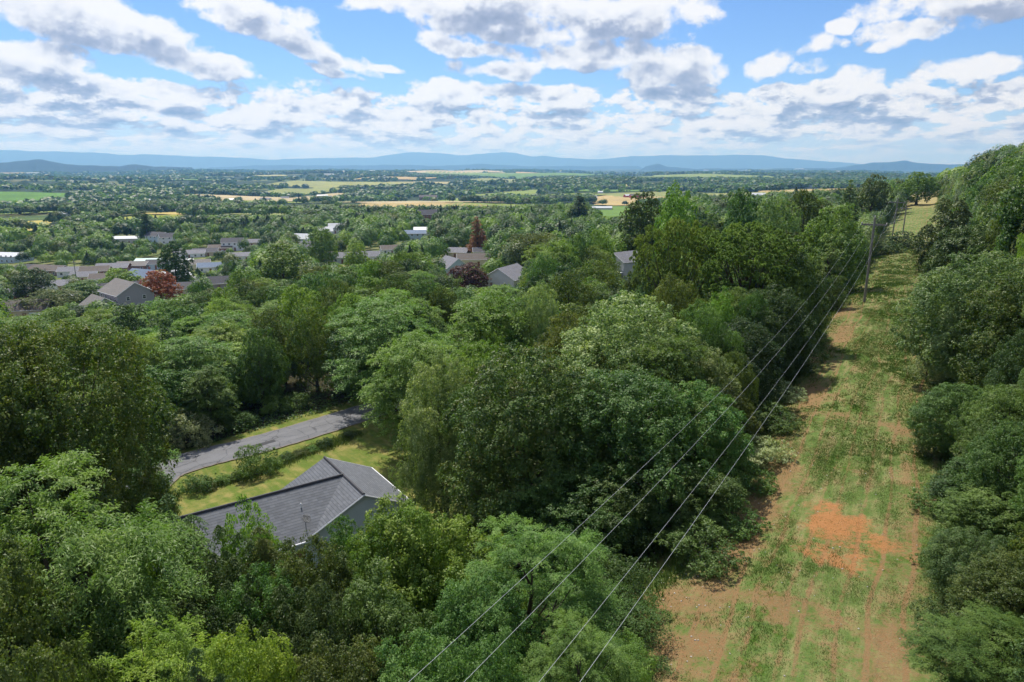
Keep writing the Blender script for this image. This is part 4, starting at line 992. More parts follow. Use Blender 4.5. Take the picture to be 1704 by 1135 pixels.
    do = ds.build('dish', simple('dish_paint', (.16, .165, .17), .6, .1), so, True); sm = do.modifiers.new('thick', 'SOLIDIFY'); sm.thickness = .02
    fd = MB(); fd.tube([tuple(c0 - e2 * .42 + ax * .1), tuple(c0 + ax * .48)], [.015, .015], 6); fd.box(tuple(c0 + ax * .5), (.09, .09, .12)); fd.build('feed_arm', M_metal, so)
    for q_ in ((-15.4, 57.2), (-22, 52.5)): HOUSES.append((q_[0], q_[1], 6.0))
    PROTECT.append((330, 700, 760, 905, 50))
main_house()

hs = house
# the tall grey house
o, x, y, z = hs(212, 497, 13.5, 10.5, 5.6, 3.2, radians(-40), S_grey, R_lt, 'tall lavender-grey house with taupe roof left of the red maple', D=206)
gable_part(o, 9.0, 7.0, 3.0, 2.4, S_grey, R_lt, cx=2.0, cy=-8.6, rz=0, name='garage_wing', rname='garage_roof')
hs(38, 512, 15, 9, 3.0, 2.4, radians(14), S_beige, R_brown, 'beige bungalow with brown roof at the left edge below the parking lot', D=205, garage=True)
hs(185, 488, 24, 7, 2.8, 1.2, radians(24), M_block, R_white, 'long low pale-roofed building just behind the tall grey house', D=236)
hs(232, 495, 16, 7, 2.7, 1.1, radians(20), M_block, R_mid, 'low grey-roofed outbuilding between the tall grey house and the red maple', D=222)
hs(198, 470, 13, 9, 3.0, 2.6, radians(30), S_white, R_dark, 'white house with dark grey roof above the tall grey house')
hs(238, 448, 14, 9, 3.2, 2.8, radians(-25), S_white, R_blue, 'house with slate-blue roof and brick chimney behind the red maple', chimney=B_red)
hs(286, 450, 12, 10, 3.0, 2.2, radians(60), S_white, R_white, 'white-roofed house directly right of the slate-blue roof')
hs(364, 460, 10, 7, 2.9, 2.2, radians(18), S_grey, R_dark, 'small grey cottage with dark roof at the wood edge right of the red maple')
hs(248, 430, 13, 9, 2.8, 1.3, radians(8), S_beige, R_teal, 'carport house with pale teal roof left of the tall dark tree')
hs(221, 435, 15, 9, 2.8, 1.7, radians(8), B_brown, R_lt, 'tan-roofed ranch house touching the teal-roofed one')
hs(188, 438, 15, 9, 2.8, 1.8, radians(12), B_red, R_mid, 'grey-roofed brick ranch house in the middle of the village row')
hs(158, 443, 13, 9, 2.8, 1.9, radians(20), B_red, R_brown, 'brown-roofed brick ranch house left of the grey-roofed brick one')
hs(120, 444, 12, 8, 2.8, 1.7, radians(15), S_white, R_mid, 'white ranch house with grey roof near the utility pole in the village')
hs(82, 441, 19, 10, 2.8, 2.0, radians(-14), B_brown, R_brown, 'long brown-roofed brick house right of the parking lot')
hs(50, 440, 14, 9, 2.8, 1.9, radians(-12), B_red, R_dark, 'dark-roofed brick house beside the parking lot')
hs(96, 466, 14, 9, 2.8, 1.7, radians(18), S_beige, R_mid, 'beige house with grey roof behind the forked garden tree')
hs(316, 416, 17, 9, 2.8, 1.7, radians(16), S_white, R_mid, 'long pale house at the left end of the upper village row')
hs(342, 413, 14, 9, 2.8, 1.8, radians(16), S_beige, R_dark, 'beige ranch house, middle of the upper village row')
hs(367, 407, 14, 9, 2.8, 1.8, radians(16), B_red, R_brown, 'brick ranch house with brown roof at the right end of the upper village row')
hs(387, 396, 13, 9, 5.4, 2.4, radians(12), S_white, R_dark, 'white two-storey house at the top of the village street')
hs(404, 420, 14, 9, 2.8, 1.6, radians(20), S_white, R_mid, 'grey-roofed house tucked behind trees at the right end of the village')
hs(214, 393, 21, 11, 3.6, 1.4, radians(10), M_block, R_white, 'big white-roofed hall among trees above the village', name='hall', cat='building')
hs(262, 386, 15, 10, 5.2, 2.6, radians(-20), S_blue, R_dark, 'bluish two-storey house behind trees right of the white-roofed hall')
hs(278, 388, 12, 9, 5.0, 2.6, radians(40), S_white, R_dark, 'white-walled dark-roofed house right of the bluish two-storey one')
hs(10, 420, 24, 14, 4.2, 1.6, radians(-10), S_blue, R_white, 'pale blue warehouse at the left edge above the parking lot', name='warehouse', cat='building')
hs(296, 432, 15, 3.2, 2.9, .4, radians(35), S_white, R_white, 'white trailer home beside the tall dark tree', name='mobile_home', cat='trailer')
hs(304, 438, 12, 3.2, 2.9, .4, radians(35), S_white, R_white, 'second white trailer, nearer than the one beside the tall dark tree', name='mobile_home', cat='trailer')
hs(545, 420, 11, 9, 3.0, 2.6, radians(70), S_beige, R_brown, 'beige gabled garage house at the left end of the long white house')
hs(571, 420, 16, 9, 3.0, 2.0, radians(6), S_white, R_mid, 'long white house with grey roof in the wooded middle distance')
hs(614, 418, 10, 8, 3.0, 2.0, radians(10), S_white, R_mid, 'small grey-roofed house right of the round pale tree')
hs(703, 378, 12, 9, 3.4, 2.2, radians(5), S_white, R_white, 'white-roofed house among tall dark trees left of the dead conifer')
hs(690, 383, 14, 10, 5.2, 1.8, radians(8), S_blue, R_blue, 'bluish house partly hidden left of the white-roofed one')
hs(711, 349, 17, 11, 5.5, 4.0, radians(8), B_red, R_dark, 'large brick house with dark roof on the wooded rise before the fields')
hs(752, 428, 11, 9, 3.6, 3.2, radians(-60), S_blue, R_mid, 'pale gabled house left of the cream house')
hs(789, 422, 14, 8, 3.0, 2.0, radians(4), S_cream, R_brown, 'cream house with brown roof below the dead conifer')
hs(800, 412, 7, 6, 3.0, 1.6, radians(4), S_white, R_dark, 'small white house right behind the cream one')
hs(845, 441, 13, 11, 3.4, 3.2, radians(-117), S_white, R_mid, 'white gabled house with grey roof in the woods right of the plum tree', D=218)
o, x, y, z = hs(1040, 414, 9, 8, 8.0, 2.2, radians(38), S_white, R_mid, 'tall pale blue-white house on the wooded slope left of the darker pine', D=196, name='tall_house')
bal = MB(); bal.box((-5.9, -2, 5.2), (1.6, 5, .15)); 
for yy in (-4.4, -2, .4): bal.tube([(-6.6, yy, -.5), (-6.6, yy, 8.2)], [.08, .08], 6)
bal.box((-6.6, -2, 6.1), (.06, 5, .08)); bal.build('balcony', M_trim, o)
hs(537, 348, 12, 8, 4.0, 3.0, radians(20), S_white, R_white, 'pale-roofed house on the left of the wooded rise before the tan field', D=520)
hs(500, 358, 13, 8, 4.0, 3.0, radians(-15), S_blue, R_white, 'pale hall seen between trees at the left foot of the wooded rise', D=470)
hs(513, 369, 13, 8, 4.0, 2.6, radians(10), S_white, R_mid, 'grey-roofed house among trees just below the pale hall', D=420)
hs(556, 346, 10, 7, 4.5, 3.0, radians(10), S_white, R_white, 'small pale house on the wooded rise, right of the pale-roofed one', D=540)
for (u, v, L, w_, r_, rot_, lb) in [(140, 452, 11, S_cream, R_mid, 15, 'small cream house with grey roof in front of the brown-roofed ranch house'), (172, 455, 11, S_white, R_brown, 20, 'small white house with brown roof before the middle of the village row'),
        (262, 432, 11, S_blue, R_dark, 10, 'small blue house with dark roof between the teal carport house and the trailers'), (330, 432, 11, S_cream, R_lt, 25, 'cream cottage with taupe roof before the upper village row'), (350, 437, 12, S_white, R_blue, 20, 'white cottage with blue roof in front of the upper village row'),
        (60, 470, 12, S_white, R_dark, -10, 'white house with dark roof below the long brown-roofed brick house'), (25, 480, 12, B_red, R_mid, 10, 'brick house with grey roof near the left edge above the beige bungalow'), (300, 470, 10, S_beige, R_dark, 15, 'beige cottage with dark roof right of the red maple'),
        (420, 398, 12, S_beige, R_mid, 10, 'beige house half hidden right of the two-storey village house'), (650, 408, 11, S_white, R_brown, 20, 'white cottage with brown roof half hidden right of the long white house'), (760, 412, 11, S_beige, R_mid, -10, 'beige cottage half hidden left of the small white house')]:
    hs(u, v, L, 8, 2.8, 1.8, radians(rot_), w_, r_, lb)
# farms of the valley
hs(983, 323, 26, 14, 7, 4, radians(15), S_white, R_white, 'white farmhouse group beside the tan field', D=1500, name='farmhouse', cat='farmhouse')
o, x, y, z = hs(1000, 341, 34, 9, 3.4, 2.2, radians(-3), M_block, R_white, 'long white-roofed barn with a red end on the green field', D=1080, name='barn', cat='barn', wins=False)
rb = MB(); rb.box((17.3, 0, 2.0), (.5, 8.6, 4.6)); rb.build('end_wall', M_redpaint, o)
hs(1061, 321, 34, 14, 6, 4, radians(8), M_redpaint, R_brown, 'red barn at the far end of the tan field', D=1560, name='barn', cat='barn', wins=False)
hs(1046, 322, 20, 12, 5, 3, radians(20), M_redpaint, R_white, 'smaller red shed left of the red barn', D=1600, name='barn', cat='barn', wins=False)
hs(712, 315, 44, 16, 7, 5, radians(5), B_brown, R_brown, 'brown barn in the middle of the valley fields', D=1750, name='barn', cat='barn', wins=False)
hs(1262, 261 + 52, 30, 14, 6, 4, radians(-10), M_block, R_white, 'white-roofed shed above the ridge wood in the right distance', D=1500, name='shed', cat='shed', wins=False)
rh = random.Random(4)
FARHOUSE = [(219, 333, 40, 'white'), (250, 331, 26, 'white'), (205, 335, 22, 'grey'), (318, 343, 24, 'white'), (330, 341, 30, 'blue'), (302, 346, 20, 'grey'), (258, 340, 20, 'grey'), (120, 347, 22, 'white'), (134, 345, 26, 'grey'),
            (390, 330, 34, 'white'), (442, 329, 40, 'grey'), (474, 327, 30, 'white'), (536, 324, 46, 'white'), (548, 326, 22, 'grey'), (110, 352, 24, 'white'), (175, 343, 18, 'white'), (345, 336, 22, 'blue'), (285, 334, 26, 'white'),
            (1085, 306, 30, 'white'), (1110, 304, 30, 'grey'), (1000, 318, 26, 'white'), (930, 298, 30, 'white'), (1150, 301, 34, 'white'), (870, 292, 40, 'white'), (820, 296, 30, 'grey')]
for i, (u, v, L, c) in enumerate(FARHOUSE):
    m_ = dict(white=S_white, grey=M_block, blue=S_blue)[c]
    hs(u, v, L * .62, 11, 3.6, 2.4, radians(rh.uniform(-30, 30)), m_, R_white if rh.random() < .6 else R_mid, None, wins=True if v > 338 else False, group='farmsteads scattered over the valley', dz=6, name='valley_house')
    HOUSES_last = bpy.data.objects
    SPARE.append((u, v))
valley_houses = [o for o in bpy.data.objects if o.name.startswith('valley_house')]
def side(u): return 'far left' if u < 170 else 'left' if u < 420 else 'left of centre' if u < 700 else 'centre' if u < 980 else 'right of centre'
for (u, v, L, c), o in zip(FARHOUSE, valley_houses):
    o['label'] = 'distant %s building among valley trees, %s of the picture' % (dict(white='white', grey='grey-walled', blue='pale blue')[c], side(u))
# bright sheds of the towns far out in the plain
mbk = 0
for (u, v, L, hh) in [(307, 277.3, 260, 26), (313, 278.2, 160, 20), (340, 277.0, 120, 26), (56, 288, 110, 14), (20, 286, 80, 12), (75, 286.5, 60, 12), (98, 287.5, 60, 12), (228, 294, 60, 10), (270, 285, 60, 10), (535, 283, 60, 12), (548, 290, 60, 10), (1330, 281, 160, 16), (1345, 283, 90, 12), (1175, 283, 70, 14), (960, 284, 60, 12), (620, 284, 60, 12), (1245, 283, 70, 12), (1400, 285, 110, 14), (1310, 306, 60, 8), (1340, 308, 70, 8)]:
    x, y, z = at(u, v, hh, T, tmin=60)
    o = empty('distant_warehouse', (x, y, z), radians(rh.uniform(-8, 8))); L = L * 1.0
    gable_part(o, L, L * .4, hh, hh * .25, R_white, R_white, over=.5)
    tag(o, 'pale industrial shed glinting far out in the %s of the plain' % side(u), 'warehouse', 'industrial sheds far out in the plain')
print('houses', len(HOUSES), round(time.time() - T0, 1))

# ------------------------------------------------------------------ lane, tarmac, village streets
def asphalt():
    def b(N):
        g_ = N.n('ShaderNodeNewGeometry').outputs['Position']; at_ = N.n('ShaderNodeAttribute'); at_.attribute_name = 'across'; ac = at_.outputs['Fac']
        n = N.noise(g_, .5, 5, .65); f = N.noise(g_, 9.0, 4, .7)
        c = N.mix(n, (.105, .108, .116), (.185, .188, .198)); c = N.mix(N.mul(N.ss(f, .45, .75), .4), c, (.24, .24, .245))
        ck = N.n('ShaderNodeTexVoronoi', feature='DISTANCE_TO_EDGE'); N.put(ck.inputs['Vector'], N.vm('ADD', g_, N.xyz(n, f, 0.0))); N.put(ck.inputs['Scale'], .42); c = N.mix(N.mul(N.ss(ck.outputs['Distance'], .035, .0), .7), c, (.045, .045, .05))
        tr = N.mx(N.ss(N.m('ABSOLUTE', N.sub(ac, .28)), .13, .03), N.ss(N.m('ABSOLUTE', N.sub(ac, .72)), .13, .03))
        c = N.mix(N.mul(tr, .35), c, (.20, .203, .215))
        e = N.ss(N.add(N.m('ABSOLUTE', N.sub(ac, .5)), N.mul(f, .06)), .485, .53); c = N.mix(N.mul(e, .8), c, (.24, .19, .12))
        return pbsdf(N, c, .9, .2, f, .4, .02)
    return mat('asphalt', b)
M_asph = asphalt()
def strip(name, P, w, zf, kind_name, up=.05, mt=None, ns=8, attr=True):
    P = np.array(P); t = np.gradient(P, axis=0); t = nrm(t); n_ = np.stack([-t[:, 1], t[:, 0]], 1)
    V = []; ac = []
    for i in range(len(P)):
        for k in range(ns + 1):
            q = k / ns; wob = (rt.uniform(-.09, .09) if k in (0, ns) else 0); p = P[i] + n_[i] * (w * (.5 - q) + wob); crown = .05 * (1 - (2 * q - 1) ** 2)
            V.append((p[0], p[1], zf(i, p) + up + crown)); ac.append(q)
    ii = np.arange(len(P) * (ns + 1)).reshape(len(P), ns + 1); FF = np.stack([ii[:-1, :-1], ii[:-1, 1:], ii[1:, 1:], ii[1:, :-1]], -1).reshape(-1, 4)
    return tag(link(name, np_mesh(name, V, FF, {'across': ('POINT', ac)}), mt or M_asph, smooth=True), kind='structure')
strip('road', LP, LANE_W, lambda i, p: LZ[i], 'road')
# darker patch of new tarmac
xa, ya, _ = at(453, 739, 0, T); i0 = ((LP - (xa, ya)) ** 2).sum(1).argmin()
pp = LP[i0 - 2:i0 + 3] + np.array([-.3, -.9]); strip('road_patch', pp, .9, lambda i, p: LZ[i0 + i - 2] + .055, 'road', up=.025, mt=simple('fresh_tarmac', (.055, .056, .062), .9, .2, 4), ns=2)
M_street = simple('worn_street', (.21, .21, .215), .9, .18, .3, .2)
for st in ([(-40, 462), (60, 452), (150, 455), (215, 455), (300, 430), (360, 425), (420, 408)], [(60, 480), (150, 480), (215, 478), (290, 462), (345, 470)], [(300, 430), (290, 408), (275, 396)]):
    P = resample([at(u, v, 0, T)[:2] for u, v in st], 4.0); strip('street', P, 6.5, lambda i, p: float(T(p[0], p[1])), 'street', up=.25, mt=M_street, ns=3)
lot = [at(u, v, 0, T)[:2] for u, v in ((-30, 446), (42, 442), (48, 456), (-30, 466))]
lm = MB(); ns_ = 10
A_, B_, C_, D_ = [np.array(q) for q in lot]
for i in range(ns_):
    for j in range(ns_):
        def pt(a, b): p = (A_ * (1 - a) + B_ * a) * (1 - b) + (D_ * (1 - a) + C_ * a) * b; return (p[0], p[1], T(p[0], p[1]) + .3)
        lm.poly([pt(i / ns_, (j + 1) / ns_), pt((i + 1) / ns_, (j + 1) / ns_), pt((i + 1) / ns_, j / ns_), pt(i / ns_, j / ns_)])
tag(lm.build('parking_lot', M_street), kind='structure')
FPOLY.append(np.array(lot))

# ------------------------------------------------------------------ cars
M_tyre = simple('tyre', (.02, .02, .02), .9, .1)
def car(x, y, z, rz, col, label, group=None):
    o = empty('parked_car', (x, y, z), rz); tag(o, label, 'car', group)
    body = MB(); pr = [(-2.2, .35), (-2.25, .75), (-2.1, .95), (-1.1, 1.0), (.9, .98), (1.9, .88), (2.2, .7), (2.25, .35)]
    cab = [(-1.75, .96), (-1.35, 1.42), (.25, 1.46), (1.0, .96)]
    for P_, w0, w1, m_ in ((pr, .88, .84, 0),):
        L_ = [(a, -w0, b) for a, b in P_]; R_ = [(a, w0, b) for a, b in P_]
        body.poly(L_, 0); body.poly(R_[::-1], 0)
        for i in range(len(P_)): j = (i + 1) % len(P_); body.poly([R_[i], R_[j], L_[j], L_[i]], 0)
    mp = simple('car_paint_' + col[0], col[1], .3, .03, 1, .6); bo = body.build('body', mp, o)
    g_ = MB(); L_ = [(a, -.8 if b < 1 else -.62, b) for a, b in cab]; R_ = [(a, .8 if b < 1 else .62, b) for a, b in cab]; g_.poly(L_); g_.poly(R_[::-1])
    for i in (0, 2, 3): j = (i + 1) % 4; g_.poly([R_[i], R_[j], L_[j], L_[i]])
    g_.build('window', M_glass, o); rf = MB(); rf.box((-.55, 0, 1.46), (1.6, 1.26, .06)); rf.build('roof', mp, o)
    for a in (-1.35, 1.4):
        for s_ in (-1, 1): w = MB(); w.tube([(a, s_ * .74, .33), (a, s_ * .92, .33)], [.33, .33], 12); w.build('wheel', M_tyre, o)
    return o
WH = ('white', (.75, .75, .76)); SV = ('silver', (.45, .46, .48)); BL = ('dark_blue', (.05, .07, .14)); RD = ('dark_red', (.25, .04, .03))
for (u, v, rz, c, lb) in [(72, 533, 10, WH, 'white car in front of the beige bungalow at the left edge'), (20, 450, 70, WH, 'white car in the parking lot, nearest to the left edge'), (33, 450, 70, SV, 'silver car, middle of the parking lot'),
                          (14, 446, 75, BL, 'dark blue car at the back of the parking lot'), (40, 447, 70, WH, 'white car at the right end of the parking lot'), (355, 424, 20, WH, 'white car on the drive of the upper village row'), (372, 421, 20, SV, 'silver car beside the white one on the upper village drive'),
                          (383, 417, 25, BL, 'dark car under the white two-storey house'), (248, 446, 15, BL, 'dark blue car under the teal carport'), (322, 426, 30, RD, 'dark red car before the long pale house')]:
    x, y, z = at(u, v, 0, T); car(x, y, z + .3, radians(rz), c, lb, 'cars parked in the village')
x, y, z = at(160, 880, 0, T); car(x, y, z + .02, radians(35), WH, 'white car glimpsed under the huge oak beside the grey-roofed house')
print('village', round(time.time() - T0, 1))

# ------------------------------------------------------------------ utility poles and wires
def wood_pole():
    def b(N):
        tcx = N.n('ShaderNodeTexCoord').outputs['Object']; x, y, z = N.sep(tcx)
        n = N.noise(N.xyz(N.mul(x, 14.0), N.mul(y, 14.0), N.mul(z, .6)), 1.0, 5, .65)
        return pbsdf(N, N.mix(n, (.14, .128, .115), (.30, .28, .25)), .9, .15, n, .6, .02)
    return mat('weathered_pole', b)
M_pole = wood_pole(); M_ins = simple('porcelain', (.42, .40, .38), .3, .1, 2, .5)
ARM = radians(-30.6)               # crossarm at right angles to the strip
def pole(x, y, H, label, arm=3.6, lean=0.0, two=False, name='utility_pole'):
    z = T(x, y); o = empty(name, (x, y, z), ARM); o.rotation_euler = (0, lean, ARM); tag(o, label, 'utility pole', 'poles along the cleared strip')
    m_ = MB(); m_.tube([(0, 0, -1.5), (0, 0, 0), (0, 0, H * .5), (0, 0, H)], [.22, .21, .18, .15], 12); m_.build('pole', M_pole, o)
    ca = MB(); ca.box((0, .15, H - 1.15), (arm, .2, .28)); co = ca.build('crossarm', M_pole, o)
    br = MB()
    for s_ in (-1, 1): br.tube([(s_ * .75, .17, H - 1.2), (0, .2, H - 1.75)], [.022, .022], 6)
    br.build('brace', M_metal, o)
    pins = []
    for xx, zz in ((-arm / 2 + .08, H - 1.08), (arm / 2 - .08, H - 1.08), (0, H)):
        i_ = MB(); zt = zz; i_.tube([(xx, .15 if zz < H else 0, zt), (xx, .15 if zz < H else 0, zt + .10), (xx, .15 if zz < H else 0, zt + .12), (xx, .15 if zz < H else 0, zt + .2), (xx, .15 if zz < H else 0, zt + .24), (xx, .15 if zz < H else 0, zt + .32)], [.025, .03, .10, .12, .07, .06], 10)
        i_.build('insulator', M_ins, o); pins.append((xx, .15 if zz < H else 0, zt + .33))
    nb = MB(); nb.tube([(.2, .1, H - 2.9), (.32, .1, H - 2.9)], [.05, .05], 8); nb.build('neutral_spool', M_ins, o)
    def w(p): q = np.array(p); return np.array([x + q[0] * cos(ARM) - q[1] * sin(ARM), y + q[0] * sin(ARM) + q[1] * cos(ARM), z + q[2]])
    return [w(pins[0]), w(pins[2]), w(pins[1]), w((.3, .1, H - 2.9))], o
pxx, pyy, pzz = at(1438, 503, 0, T); H1 = 12.6 * pyy / 101
A1, _ = pole(pxx, pyy, H1, 'nearest utility pole with single crossarm standing in the cleared strip')
x2, y2, _ = at(1483, 404, 0, T); H2 = 72 / FPX * px(x2, y2, T(x2, y2))[2]
A2, _ = pole(x2, y2, H2, 'second utility pole, with the wider crossarm, behind the dark bush', arm=4.2, lean=.02)
x3, y3, _ = at(1502, 390, 0, T); H3 = 48 / FPX * px(x3, y3, T(x3, y3))[2]
A3, _ = pole(x3, y3, H3, 'third utility pole, lower and just right of the second', arm=3.2)
x4, y4, _ = at(1543, 318, 2.5, T); A4, _ = pole(x4, y4, 11, 'farthest utility pole before the straw-coloured field', arm=2.6)
M_wire = simple('aluminium_wire', (.62, .64, .66), .45, .1, 1, .5, metal=.2)
def wire(p, q, sag, r=.014, label='', group='power lines above the cleared strip', n=40):
    p = np.array(p); q = np.array(q); pts = []
    for i in range(n + 1):
        t = i / n; c_ = p * (1 - t) + q * t; c_ = c_ - np.array([0, 0, 4 * sag * t * (1 - t)]); pts.append(c_)
    m_ = MB(); m_.tube(pts, [r] * (n + 1), 5); tag(m_.build('power_line', M_wire, None, True), label, 'power line', group)
# near span: runs back over the viewer's left shoulder to the previous pole, out of the picture
ends = []
for k, (ub, lb) in enumerate([(680, 'upper left power line of the near span, crossing the central maples'), (772, 'second power line from the left in the near span'), (897, 'third power line from the left in the near span'), (965, 'lowest rightmost power line of the near span, over the bare bank')]):
    r_ = ray(ub, 1135)
    zrel = (-10.3, -10.0, -11.0, -10.3)[k]; yb = zrel / r_[2] * r_[1]; xb = r_[0] / r_[1] * yb
    B = np.array([xb, yb, CAMZ + zrel]); A = A1[(0, 1, 3, 2)[k]]
    # parabola with its low point beyond B: continue the span to 1.75 times the distance
    t_ = 1 / 1.72; sag = (6.6, 6.6, 4.4, 4.4)[k]
    Q = (B + np.array([0, 0, 4 * sag * t_ * (1 - t_)]) - A * (1 - t_)) / t_
    wire(A, Q, sag, .0038, lb, n=90)
for k in range(4):
    wire(A1[k], A2[k], 2.2, .007, ['left', 'top', 'right', 'lower neutral'][k] + ' power line between the nearest and the second pole')
for k in (0, 1, 2): wire(A2[k], A3[k] if False else A4[k], 4.0, .008, ['left', 'top', 'right'][k] + ' power line from the second pole to the farthest one')
# a lamp-like pole and lines of the village
for (u, v, lb) in [(128, 470, 'utility pole in the village street left of the grey-roofed brick house'), (82, 490, 'leaning utility pole beside the brown-roofed houses at the left')]:
    x, y, z = at(u, v, 0, T); _, o = pole(x, y, 10.5, lb, arm=2.2); o['group'] = 'utility poles of the village'

# ------------------------------------------------------------------ the rest of the woods
def vnoise(x, y, sc, seed):
    rs = np.random.RandomState(seed); G_ = rs.rand(64, 64); x = np.asarray(x, float) / sc + 700; y = np.asarray(y, float) / sc + 700
    x0 = np.floor(x).astype(int); y0 = np.floor(y).astype(int); fx = x - x0; fy = y - y0; fx = fx * fx * (3 - 2 * fx); fy = fy * fy * (3 - 2 * fy)
    g_ = lambda a, b: G_[a % 64, b % 64]
    return (g_(x0, y0) * (1 - fx) + g_(x0 + 1, y0) * fx) * (1 - fy) + (g_(x0, y0 + 1) * (1 - fx) + g_(x0 + 1, y0 + 1) * fx) * fy
for t in TREES:
    D = math.hypot(t['x'], t['y'])
    if D > 180 and t['kind'] != 'shrub':
        a = px(t['x'], t['y'], t['z'] + t['H']); b = px(t['x'], t['y'], t['z'] + t['H'] * .35); hw = t['R'] * .7 * FPX / a[2]
        PROTECT.append((a[0] - hw, a[0] + hw, a[1], b[1], D))
PROTECT += [(272, 600, 686, 812, 64), (640, 745, 705, 850, 58), (1360, 1570, 330, 520, 170), (1430, 1560, 380, 640, 90), (1512, 1560, 306, 345, 420),
            (186, 320, 357, 375, 590), (0, 84, 368, 385, 540), (236, 480, 349, 356, 800), (380, 600, 324, 336, 1100), (445, 560, 313, 326, 1300), (-50, 112, 324, 342, 1200), (985, 1100, 324, 342, 1200), (1000, 1045, 338, 360, 1000), (720, 890, 320, 334, 1200)]
PA = np.array(PROTECT)
VILLP = np.array([at(u, v, 0, T)[:2] for u, v in [(-160, 424), (60, 428), (200, 430), (290, 405), (350, 388), (420, 388), (440, 405), (400, 440), (380, 475), (300, 500), (240, 520), (150, 555), (-160, 560)]])
VILL2 = np.array([at(u, v, 0, T)[:2] for u, v in [(540, 400), (640, 400), (640, 440), (540, 440)]])
HP = np.array([(h_[0], h_[1], h_[2]) for h_ in HOUSES]); TP = [(t['x'], t['y'], t['R']) for t in TREES]
rsx = np.random.RandomState(21)
cand = []
for (D0, D1, sp) in ((30, 62, 4.6), (62, 130, 5.3), (130, 220, 6.4), (220, 450, 8.2), (450, 900, 10.0)):
    n = int(1.6 * (D1 ** 2 - D0 ** 2) * .8 / sp ** 2)
    D = np.sqrt(rsx.rand(n) * (D1 ** 2 - D0 ** 2) + D0 ** 2); a = rsx.uniform(-.76, .76, n)
    cand.append(np.stack([D * np.sin(a), D * np.cos(a), np.full(n, sp)], 1))
for (sa, sb, sp, nn) in ((-9.0, -4.0, 3.0, 1100), (15.3, 20, 3.4, 500)):      # denser fringe on both sides of the cleared strip
    uf = rsx.uniform(30, 420, nn); sf = rsx.uniform(sa, sb, nn); cand.append(np.stack([-.861 * (sf - 3.63) + .509 * uf, .509 * (sf - 3.63) + .861 * uf, np.full(nn, sp)], 1))
n = 420; D = np.sqrt(rsx.rand(n) * (115 ** 2 - 26 ** 2) + 26 ** 2); a = np.where(rsx.rand(n) < .7, rsx.uniform(.66, 1.0, n), rsx.uniform(-.9, -.7, n))      # the wood goes on past both edges of the view
cand.append(np.stack([D * np.sin(a), D * np.cos(a), np.full(n, 5.4)], 1))
cand = np.concatenate(cand)
s_, u_ = su(cand[:, 0], cand[:, 1])
D_ = np.hypot(cand[:, 0], cand[:, 1])
ok = ~((s_ > -2.6) & (s_ < 15.2) & (u_ < 345)); ok &= ~((s_ > -2.2) & (s_ < 12.5) & (u_ < 570))
ok &= ~((u_ < 40) & (s_ > -3) & (s_ < 26)); ok &= ~((D_ < 62) & (s_ > 24) & (cand[:, 0] < 3))
ld_, _ = lane_dist(cand[:, 0], cand[:, 1]); ok &= ld_ > 6.8
ok &= ~in_poly(cand[:, 0], cand[:, 1], LAWN); ok &= ~in_fields(cand[:, 0], cand[:, 1])
inv = in_poly(cand[:, 0], cand[:, 1], VILLP); inv2 = in_poly(cand[:, 0], cand[:, 1], VILL2)
ok &= ~(inv & (rsx.rand(len(cand)) > .8)); ok &= ~(inv2 & (rsx.rand(len(cand)) > .3))
wn = vnoise(cand[:, 0], cand[:, 1], 95, 3) * .6 + vnoise(cand[:, 0], cand[:, 1], 38, 4) * .4
uu = 852 + FPX * cand[:, 0] / (cand[:, 1] * .97)
dens = np.where(D_ > 430, np.where(uu < 500, .78, .85), np.where(D_ > 330, np.where(uu < 330, .72, .95), 1.0))
ok &= (wn < .18 + dens * .55) | (dens >= .95)
cand = cand[ok]; order = np.argsort(np.hypot(cand[:, 0], cand[:, 1])); cand = cand[order]
grid = {}
def gkey(x, y): return (int(x // 12), int(y // 12))
for (x, y, R) in TP: grid.setdefault(gkey(x, y), []).append((x, y, R))
fill = []
